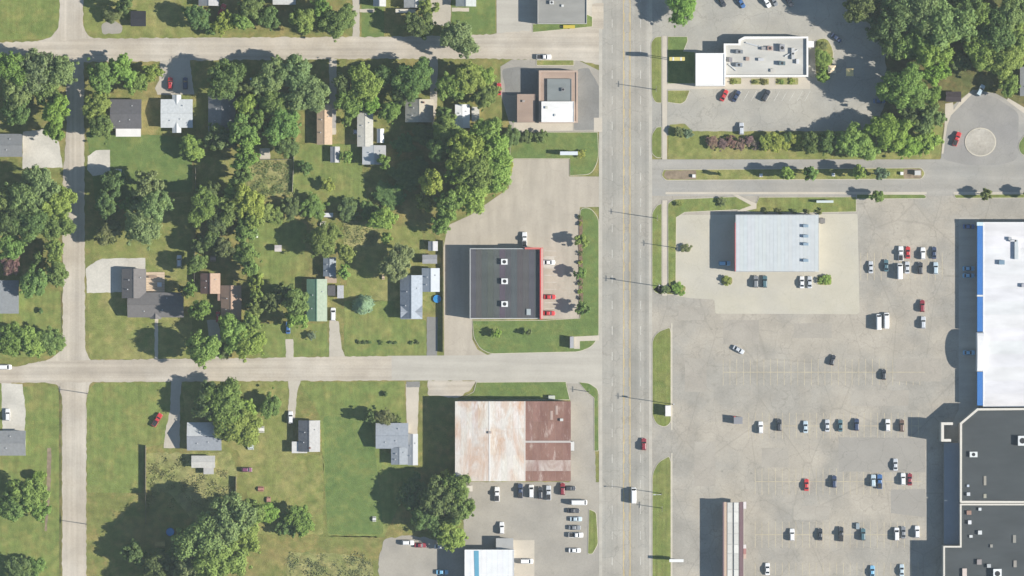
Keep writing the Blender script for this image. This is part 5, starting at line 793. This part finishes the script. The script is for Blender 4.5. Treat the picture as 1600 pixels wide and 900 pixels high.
 (352, 815, 34, 's', 'huge grey-green tree casting the longest shadow, upper crown', 19, GT), (318, 842, 34, 's', 'huge grey-green tree, left crown of the lower left group', 18, GT), (338, 876, 34, 'l', 'huge light tree at the bottom edge of the lower left group', 17, GT), (300, 890, 24, 's', 'grey-green tree at the bottom edge, left in the group', 14, GT), (382, 838, 24, 'l', 'light tree right of the huge grey-green crowns', 11, GT), (388, 802, 20, 'g', 'green tree at the upper right of the huge crowns', 10, GT), (414, 802, 15, 'v', 'vivid small tree right of the huge crowns', 6, GT), (470, 812, 20, 'g', 'green tree alone at the lower edge of the dry lawn', 6.5, GT), (448, 822, 14, 'd', 'dark tree at the left of the lone lower lawn tree', 5, GT), (285, 862, 20, 'd', 'dark tree at the left foot of the huge crowns', 11, GT), (252, 890, 26, 'd', 'dark tree at the bottom edge inside the long shadow', 10, GT), (210, 865, 16, 'd', 'dark tree deep in the long shadow beside west road', 8, GT),
 (712, 768, 22, 'g', 'green tree touching the warehouse southwest corner', 13, GT), (718, 795, 20, 'g', 'green tree at the service lot edge', 12, GT), (690, 780, 26, 'd', 'large dark tree in the group west of the service lot', 13, GT), (650, 775, 24, 'd', 'dark tree in shade below the white garage wing', 7, GT), (668, 808, 22, 'd', 'dark tree at the lower left of the service lot group', 9, GT), (700, 818, 16, 'l', 'light tree between the dark group and the yellow-green tree', 9, GT), (707, 842, 18, 'y', 'yellow-green round tree above the gravel lot', 7, GT), (697, 750, 12, 'y', 'small yellow-green tree against the warehouse west wall', 6, GT),
 # northeast wood
 (1400, 22, 30, 'd', 'dark tree at the northwest corner of the northeast wood', 17, GE), (1440, 15, 30, 's', 'grey-green tree cut by top edge in the northeast wood', 18, GE), (1478, 38, 34, 's', 'largest grey-green tree in the northeast wood', 18, GE), (1438, 55, 28, 'g', 'green tree below the top-edge grey-green tree of the northeast wood', 14, GE), (1408, 70, 24, 'g', 'green tree on the west edge of the northeast wood', 12, GE), (1456, 80, 24, 'l', 'light tree in the middle of the northeast wood', 15, GE), (1462, 112, 18, 'v', 'vivid narrow tree above the turning circle walkway', 12, GE), (1408, 135, 28, 'g', 'round green tree on the west edge facing the restaurant', 16, GE), (1432, 150, 20, 'g', 'green tree right of the round green edge tree', 12, GE), (1380, 48, 20, 'd', 'dark tree overhanging the restaurant lot at its northeast', 10, GE), (1345, 5, 26, 'd', 'dark tree cut by top edge above the restaurant lot', 15, GE), (1510, 12, 22, 'd', 'dark tree at the top edge right of the largest one', 13, GE), (1530, 25, 20, 'g', 'green small tree near the top edge of the northeast wood', 13, GE), (1530, 75, 24, 'l', 'light tree above the shaded car at the turning circle', 12, GE), (1560, 50, 26, 'd', 'dark tree in the right part of the northeast wood', 14, GE), (1580, 20, 24, 's', 'grey-green tree at the upper right corner', 14, GE), (1592, 60, 20, 'l', 'light tree cut by right edge, upper', 12, GE), (1570, 95, 24, 'l', 'light tree right above the turning circle', 12, GE), (1578, 132, 15, 'g', 'green tree at the right rim of the turning circle', 7, GE), (1500, 95, 14, 'd', 'dark tree in the gap of the northeast wood', 7, GE), (1390, 205, 26, 'v', 'dome-shaped green tree at the east end of the shrub bed', 11, GE), (1450, 185, 20, 'g', 'green tree left of the turning circle walkway', 9, GE), (1455, 150, 14, 'g', 'green small tree above the walkway tree', 9, GE), (1425, 180, 16, 'd', 'dark tree between the dome-shaped tree and the walkway tree', 8, GE),
 # shrub bed south of restaurant
 (1340, 224, 24, 'l', 'light wide tree in the shrub bed near its east end', 9, GQ), (1318, 222, 14, 'l', 'light tree left of the wide one in the shrub bed', 6, GQ), (1420, 228, 18, 'v', 'vivid tree right of the dome-shaped tree in the shrub bed', 8, GQ), (1448, 222, 17, 'l', 'light tree at the far east corner of the shrub bed', 7, GQ), (1200, 220, 12, 'y', 'yellow-green shrub tree, left of two mid shrub bed', 4, GQ), (1215, 223, 14, 'y', 'yellow-green shrub tree, right of two mid shrub bed', 4.5, GQ), (1245, 220, 11, 'y', 'small yellow-green tree left of the dark gap in the shrub bed', 4, GQ), (1232, 215, 9, 'd', 'small dark tree between yellow-green ones in the shrub bed', 4, GQ), (1075, 208, 8, 'b', 'pale grey-green bush at the west end of the shrub bed', 2.4, GQ), (1060, 207, 8, 'd', 'small dark tree at the west corner of the shrub bed', 3.2, GQ), (1270, 226, 14, 'd', 'dark tree in the gap of the shrub bed', 6, GQ), (1292, 222, 14, 'd', 'dark tree right of the gap in the shrub bed', 7, GQ),
 (1112, 222, 10, 'p', 'leftmost purple shrub of the shrub bed', 2.4, GQ), (1128, 226, 9, 'p', 'second purple shrub of the shrub bed', 2.4, GQ), (1142, 222, 9, 'p', 'third purple shrub of the shrub bed', 2.3, GQ), (1156, 226, 8, 'p', 'fourth purple shrub of the shrub bed', 2.3, GQ), (1170, 220, 8, 'p', 'fifth purple shrub of the shrub bed', 2.2, GQ), (1180, 226, 7, 'p', 'rightmost purple shrub of the shrub bed', 2.2, GQ),
 # restaurant beds
 (1286, 92, 13, 'l', 'light tree in the curved bed behind the white restaurant', 4.5, GQ), (1286, 118, 10, 'v', 'vivid tree at the south end of the curved bed', 4, GQ), (1284, 72, 8, 'o', 'olive shrub at the north end of the curved bed', 2.2, GQ),
 # median
 (1229, 272, 11, 'l', 'leftmost tree of the grassy median', 8, 'median trees'), (1266, 271, 11, 'g', 'second tree of the grassy median', 8, 'median trees'), (1343, 269, 11, 'l', 'third tree of the grassy median', 8.5, 'median trees'), (1377, 272, 11, 'b', 'rightmost blue-green tree of the grassy median', 8, 'median trees'), (1124, 272, 5, 'g', 'small tree at the brick end of the median', 4.5, 'median trees'),
 (1371, 306, 10, 'g', 'small tree on the verge south of the east drive', 6, 'verge trees'), (1541, 304, 9, 'o', 'olive small tree on the verge opposite the round island', 5.5, 'verge trees'), (1608, 303, 9, 'g', 'small verge tree cut by the right edge', 5.5, 'verge trees'),
 # store and shop planting
 (908, 376, 10, 'l', 'northernmost small tree in the store mulch bed', 5.4, 'store trees'), (907, 427, 9, 'g', 'middle small tree in the store mulch bed', 5.2, 'store trees'), (910, 482, 10, 'g', 'southernmost small tree in the store mulch bed', 5.4, 'store trees'), (826, 520, 6, 'o', 'dark small tree, right of two on the store lawn', 3.6, 'store trees'), (776, 521, 7, 'l', 'light small tree, left of two on the store lawn', 4.0, 'store trees'), (909, 240, 7, 'y', 'yellow bush at the end of the long sign on the corner lawn', 1.8, 'store trees'),
 (1072, 388, 8, 'o', 'dark olive bush on the concrete apron edge of the metal roofed shop', 1.9, 'shop shrubs'), (1060, 451, 9, 'v', 'vivid bush at the shop corner bed', 2.0, 'shop shrubs'), (1040, 453, 7, 'd', 'dark bush left in the shop corner bed', 1.8, 'shop shrubs'), (1136, 438, 7, 'l', 'light bush in the planter left of the dark suv pair', 1.9, 'shop shrubs'), (1290, 437, 8, 'l', 'light bush in the planter right of the pale car pair', 1.9, 'shop shrubs'), (1128, 315, 7, 'o', 'olive bush on the shop lawn near the diagonal walk', 1.8, 'shop shrubs'), (1062, 318, 6, 'l', 'light bush at the northwest corner of the shop lawn', 1.6, 'shop shrubs'),
): tree(*a[:5], h=a[5], group=a[6], kind=a[8] if len(a) > 8 else None)
for i, (y, r, c, w) in enumerate(((340, 4.5, 'o', 'first'), (350, 4, 'y', 'second'), (395, 4, 'o', 'third'), (410, 5, 'y', 'fourth'), (442, 4.5, 'o', 'fifth'), (455, 5, 'y', 'sixth'), (466, 4, 'o', 'seventh'))):
    tree(907, y, r, c, w+' low shrub from the north in the store mulch bed', 1.2, 'store mulch bed shrubs')
for i, (x, w) in enumerate(((561, 'first'), (570, 'second'), (578, 'third'), (596, 'fourth'), (611, 'fifth'), (618, 'sixth'), (643, 'seventh'), (652, 'eighth'))):
    tree(x, 535, 3.6, 'd', w+' small bush from the left in the lawn row above south street', 0.9, 'row of small bushes')
for i, (x, w) in enumerate(((1196, 'first'), (1218, 'second'), (1240, 'third'), (1262, 'fourth'), (1280, 'fifth'))):
    tree(x, 330, 5, 'o', w+' low bush from the left along the metal roofed shop north wall', 1.2, 'shop wall bushes')
for i, (x, y, c, w) in enumerate(((1147, 127, 'l', 'leftmost'), (1180, 128, 'o', 'second'), (1194, 127, 'o', 'third'), (1220, 127, 'l', 'fourth'), (1238, 127, 'y', 'rightmost'))):
    tree(x, y, 5, c, w+' low shrub in the beds along the white restaurant south wall', 1.1, 'restaurant bed shrubs')

# ------------------------------------------------------------------ weeds: loose tufts nobody could count
def tufts(name, label, polys, n, size, cols):
    rs = np.random.RandomState(len(label)); P = []
    for x0, y0, x1, y1, m in polys:
        c = np.stack([rs.uniform(x0, x1, m), rs.uniform(y0, y1, m)], 1); k = n; pts = np.repeat(c, k, 0)+rs.normal(size=(m*k, 2))*3.2
        P.append(np.stack([(pts[:, 0]-800)*M, (450-pts[:, 1])*M, rs.uniform(0.03, 0.4, m*k)], 1))
    P = np.concatenate(P); N = unit(rs.normal(size=P.shape)*0.7+np.array([0, 0, 1.0])); me = leaf_mesh(name, P, N, size*rs.uniform(0.6, 1.4, len(P)), rs, MT['leaf'])
    tag(link(name, me, color=cols), label, 'weeds', None, 'stuff')
tufts('tall_weeds', 'straw coloured weeds on the lot behind the pale grey shed', [(232, 710, 360, 790, 60)], 34, 0.5, (0.25, 0.255, 0.11))
tufts('tall_weeds', 'scrubby weeds at the bottom edge left of the gravel lot', [(452, 868, 580, 915, 55)], 34, 0.5, (0.24, 0.26, 0.12))
tufts('vegetable_rows', 'green garden plants in the fenced bed beside the tall tree row', [(390, 252, 456, 304, 60)], 30, 0.45, (0.17, 0.22, 0.085))
tufts('vegetable_rows', 'low plants in the garden rows above the grey-green tree', [(540, 348, 588, 382, 25)], 30, 0.4, (0.2, 0.23, 0.09))

# ------------------------------------------------------------------ fences
def fence(x0, y0, x1, y1, h, c, label):
    A = Vector((X(x0), Y(y0), 0)); B = Vector((X(x1), Y(y1), 0)); L = (B-A).length; a = math.atan2(B.y-A.y, B.x-A.x)
    r = empty('board_fence', A, a, label, 'fence', 'garden fences'); n = max(1, round(L/2.5))
    for i in range(n+1): link('post', ubox('wood'), r, (L*i/n, 0, (h+0.1)/2), 0, (0.13, 0.13, h+0.1), tuple(v*0.8 for v in c))
    for i in range(n): link('panel', ubox('wood'), r, (L*(i+0.5)/n, 0, h/2+0.05), 0, (L/n-0.14, 0.05, h-0.08), c)
FW = (0.22, 0.19, 0.155)
fence(306, 262, 305, 360, 1.8, FW, 'tall fence between the grey-green yard trees and the tall row')
fence(305, 362, 304, 440, 1.8, FW, 'lower stretch of tall fence beside the silver shaded car')
fence(228, 696, 228, 818, 1.8, FW, 'long fence running south through the lower left lawn')
fence(369, 745, 369, 790, 1.8, FW, 'short fence at the right side of the straw coloured weeds')
fence(692.5, 376, 692.5, 550, 1.8, FW, 'fence between the store lot and the blue-grey stepped house')
fence(460, 226, 457, 300, 1.2, (0.4, 0.38, 0.33), 'pale low fence beside the weedy garden bed')
fence(387, 250, 455, 249, 1.0, (0.4, 0.37, 0.3), 'pale low fence along the top of the weedy garden bed')

# ------------------------------------------------------------------ poles and signs
def upole(x, y, h, label, arm=0.0, lamp=False):
    r = empty('street_light' if lamp else 'utility_pole', (X(x), Y(y), 0), 0, label, 'street light' if lamp else 'utility pole', 'poles along the main road')
    link('shaft', MB().tube([(0, 0, 0), (0, 0, h)], [0.15, 0.10], 8).mesh('shaft', MT['pole']), r)
    if lamp:
        link('arm', MB().tube([(0, 0, h-0.4), (-1.2, 0, h), (-2.6, 0, h+0.1)], [0.09, 0.08, 0.07], 6).mesh('arm', MT['steel']), r); link('lamp_head', MB().frustum((-3.4, -2.5, -0.22, 0.22), h, (-3.3, -2.6, -0.15, 0.15), h+0.18).mesh('lamp_head', MT['steel']), r)
    else:
        ca = link('crossarm', MB().box(-0.07, 0.07, -1.1, 1.1, h-0.72, h-0.62).mesh('crossarm', MT['pole']), r)
        for k in (-1.0, -0.5, 0.5, 1.0): link('insulator', MB().cyl(0, k, 0.07, h-0.6, h-0.42, 6).mesh('insulator', MT['steel']), ca)
        if h > 12: link('transformer', MB().cyl(0.3, 0.25, 0.28, h-2.6, h-1.5, 10).mesh('transformer', MT['steel']), r)
for p in ((1024.5, 140, 9.5, 'pole on the verge beside the white restaurant planting bed', 0, False), (1026, 341, 11.5, 'pole on the verge beside the shop lawn, northern', 0, False), (1057.5, 387.5, 8.5, 'pole at the dark olive bush beside the shop apron', 0, False), (1028, 447, 13, 'pole at the shop corner bed', 0, False), (1050, 631.5, 13.5, 'pole beside the white roadside sign', 0, False), (1033, 771, 11.5, 'street light on the southern verge beside the white van', 0, True), (1034, 794, 6, 'short pole on the southern verge below the street light', 0, False), (920, 612, 4.5, 'short pole at the lawn strip beside the warehouse apron', 0, False), (136, 819, 7, 'pole beside west road in the long tree shadow', 0, False), (138, 615, 7.5, 'pole at the lower right corner of the crossroads', 0, False)): upole(*p)
def board(name, label, x, y, w, d, z0, z1, c, posts=True, top=None, cat='sign'):
    r = empty(name, (X(x, z1), Y(y, z1), 0), 0, label, cat); link('panel', ubox('metal'), r, (0, 0, (z0+z1)/2), 0, (w, d, z1-z0), c)
    link('frame', ubox('metal'), r, (0, 0, z1+0.03), 0, (w+0.12, d+0.12, 0.1), top or tuple(v*0.8 for v in c))
    if posts:
        for s in (-1, 1):
            o = (s*w*0.36, 0) if w > d else (0, s*d*0.36); link('post', ubox('steel'), r, (*o, z0/2), 0, (0.22, 0.22, z0))
    else: link('plinth', ubox('wall'), r, (0, 0, z0/2), 0, (w+0.3, d+0.3, z0), (0.4, 0.37, 0.32))
    return r
r = board('pylon_sign', 'yellow and white sign panel over the shaded restaurant lawn', 1058, 92, 5.9, 1.3, 8.6, 10.2, (0.5, 0.4, 0.1), True, (0.5, 0.42, 0.14))
for k in (-1.5, 1.5): link('stripe', ubox('metal'), r, (k, 0, 10.3), 0, (0.6, 1.3, 0.05), (0.55, 0.54, 0.5))
board('roadside_sign', 'long grey and white sign beside the yellow bush on the corner lawn', 889, 239.5, 6.8, 1.3, 1.2, 3.4, (0.5, 0.5, 0.5), True, (0.5, 0.53, 0.55))
board('monument_sign', 'grey monument sign on the store lawn at the walkway end', 893.5, 535, 1.3, 4.3, 0.5, 2.6, (0.3, 0.3, 0.32), False, (0.3, 0.3, 0.31))
board('roadside_sign', 'white sign slab on the road verge opposite south street', 1044, 642, 2.0, 4.0, 0.4, 2.9, (0.58, 0.57, 0.54), False, (0.6, 0.58, 0.55))
board('roadside_sign', 'long white sign at the southern verge near the canopy', 1057, 876, 5.4, 1.0, 3.2, 5.0, (0.6, 0.6, 0.58), True, (0.6, 0.6, 0.58))
board('lawn_sign', 'low pale sign row on the shop lawn near its east end', 1289, 315, 6.5, 0.8, 0.6, 2.0, (0.4, 0.46, 0.45), True, (0.45, 0.5, 0.48))
r = board('vending_kiosk', 'grey kiosk with a red sign edge alone in the lot', 1153.5, 657, 3.3, 2.6, 0.15, 2.6, (0.22, 0.22, 0.23), False, (0.2, 0.2, 0.21), 'kiosk'); link('red_sign', ubox('metal'), r, (-1.4, 1.45, 2.3), 0, (0.8, 0.3, 0.8), (0.4, 0.06, 0.05))
board('median_sign', 'white double sign at the right brick end of the median', 1434, 270, 2.2, 1.6, 0.4, 1.8, (0.55, 0.54, 0.52), False)
for x, y, w in ((1084, 275, 'leftmost'), (1189, 274, 'second'), (1302, 273, 'third'), (1409, 271, 'rightmost')):
    r = empty('marker_post', (X(x), Y(y), 0.15), 0, w+' white marker block on the grassy median', 'marker', 'median markers'); link('block', MB().frustum((-0.65, 0.65, -0.65, 0.65), 0, (-0.5, 0.5, -0.5, 0.5), 0.8).mesh('block', MT['wall']), r, color=(0.6, 0.58, 0.55)); link('cap', ubox('wall'), r, (0, 0, 0.85), 0, (1.15, 1.15, 0.1), (0.62, 0.61, 0.58))
def canopy(name, label, x, y, w, h, c, cat='canopy'):
    r = empty(name, (X(x, h), Y(y, h), 0), 0, label, cat); a = w/2
    link('cover', MB().frustum((-a, a, -a, a), h-0.7, (-0.15, 0.15, -0.15, 0.15), h).mesh('cover', MT['cloth']), r, color=c)
    for sx in (-1, 1):
        for sy in (-1, 1): link('post', ubox('steel'), r, (sx*a*0.92, sy*a*0.92, (h-0.7)/2), 0, (0.09, 0.09, h-0.7))
canopy('drive_canopy', 'cream canopy at the curved bed behind the white restaurant', 1300, 108, 3.0, 3.6, (0.6, 0.48, 0.32)); canopy('drive_canopy', 'yellow-cream canopy standing in tree shade beyond the curved bed', 1328, 113, 2.9, 6.5, (0.6, 0.47, 0.22))
# ------------------------------------------------------------------ yard things
def pool(x, y, r_, c, label, name='paddling_pool', h=0.6):
    r = empty(name, (X(x), Y(y), 0), 0, label, 'pool'); n = 20; p = [(r_*math.cos(2*math.pi*k/n), r_*math.sin(2*math.pi*k/n)) for k in range(n)]
    link('rim', ring(p, 0.14, 0, h).mesh('rim', MT['cloth']), r, color=c); link('water', MB().cyl(0, 0, r_-0.12, 0.02, h-0.12, n).mesh('water', MT['water']), r)
pool(683, 467, 1.5, (0.05, 0.25, 0.55), 'bright blue round pool beside the blue-grey stepped house'); pool(266, 831, 1.6, (0.03, 0.1, 0.35), 'dark blue round pool in the long tree shadow')
def table(x, y, w, d, c, label, name='picnic_table', cat='table'):
    r = empty(name, (X(x), Y(y), 0), 0, label, cat, 'yard furniture'); link('top', ubox('wood'), r, (0, 0, 0.74), 0, (w, d, 0.07), c)
    for s in (-1, 1): link('bench', ubox('wood'), r, (0, s*(d/2+0.35), 0.44), 0, (w, 0.28, 0.06), tuple(v*0.85 for v in c)); link('leg', ubox('wood'), r, (s*w*0.38, 0, 0.36), 0, (0.1, d*1.5, 0.7), tuple(v*0.7 for v in c))
for t in ((505, 350.5, 2.4, 1.2, (0.5, 0.47, 0.4), 'cream picnic table below the white garden trailer'), (523, 360, 1.2, 1.8, (0.58, 0.58, 0.57), 'white garden table right of the wide-shadow tree'), (392, 697, 2.4, 1.8, (0.5, 0.54, 0.54), 'white table beside the light tree and dry lawn'), (408, 764, 2.4, 0.9, (0.33, 0.16, 0.13), 'red-brown bench on the dry lawn, northern'), (420, 781, 1.6, 1.4, (0.33, 0.18, 0.14), 'red-brown bench on the dry lawn, southern'), (585, 811, 1.4, 1.0, (0.5, 0.5, 0.47), 'white garden bench alone on the green lawn'), (408, 671, 2.6, 1.4, (0.58, 0.56, 0.52), 'white garden table right of the large covering tree'), (333, 404, 2.2, 1.2, (0.4, 0.3, 0.24), 'brown picnic table in the shaded vehicle yard'), (250, 850, 4.0, 1.6, (0.36, 0.3, 0.12), 'yellowish table slab in the long tree shadow'), (599, 433, 1.0, 1.0, (0.45, 0.35, 0.25), 'small tan table below the grey-green tree')): table(*t)
def trailer(x, y, w, d, h, c, label):
    r = empty('garden_trailer', (X(x), Y(y), 0), 0, label, 'trailer'); link('box', MB().frustum((-w/2, w/2, -d/2, d/2), 0.45, (-w/2+0.05, w/2-0.05, -d/2+0.05, d/2-0.05), h).mesh('box', MT['metal']), r, color=c); link('hitch', ubox('steel'), r, (-w/2-0.5, 0, 0.45), 0, (1.0, 0.1, 0.1)); ty, ri = wheel_meshes(0.32)
    for s in (-1, 1): wh = link('wheel', ty, r, (0, s*(d/2+0.05), 0.32), math.pi/2); link('rim', ri, wh)
trailer(511, 336, 4.8, 1.7, 1.2, (0.5, 0.5, 0.5), 'white low trailer along the hedge line'); trailer(733, 763, 2.6, 2.4, 1.8, (0.5, 0.46, 0.4), 'cream box at the warehouse southwest corner'); trailer(894, 697, 1.6, 3.6, 1.6, (0.4, 0.41, 0.41), 'grey utility boxes at the warehouse east wall'); trailer(862, 621, 2.6, 1.6, 1.5, (0.4, 0.42, 0.36), 'pale utility box at the warehouse north wall'); trailer(1285, 345, 2.0, 2.0, 1.4, (0.16, 0.15, 0.14), 'dark bin at the northeast corner of the metal roofed shop'); trailer(1340, 822, 1.4, 2.4, 1.0, (0.22, 0.26, 0.28), 'grey cart rack between the fourth and fifth rows')
trailer(889, 42, 4.6, 1.4, 1.0, (0.42, 0.34, 0.05), 'yellow planter box at the grey office south wall')
# ------------------------------------------------------------------ thin summer haze between the ground and the aircraft
hz = MB().box(-2400, 2400, -2400, 2400, -1.1, CAM_H+30).build('haze', None); hz['kind'] = 'stuff'
hm = bpy.data.materials.new('haze_air'); hm.use_nodes = True; nt = hm.node_tree; nt.nodes.clear()
vo = nt.nodes.new('ShaderNodeVolumePrincipled'); vo.inputs['Color'].default_value = (0.80, 0.92, 1.0, 1); vo.inputs['Density'].default_value = 0.000025; vo.inputs['Anisotropy'].default_value = 0.0
mo = nt.nodes.new('ShaderNodeOutputMaterial'); nt.links.new(vo.outputs[0], mo.inputs['Volume']); hz.data.materials.append(hm)
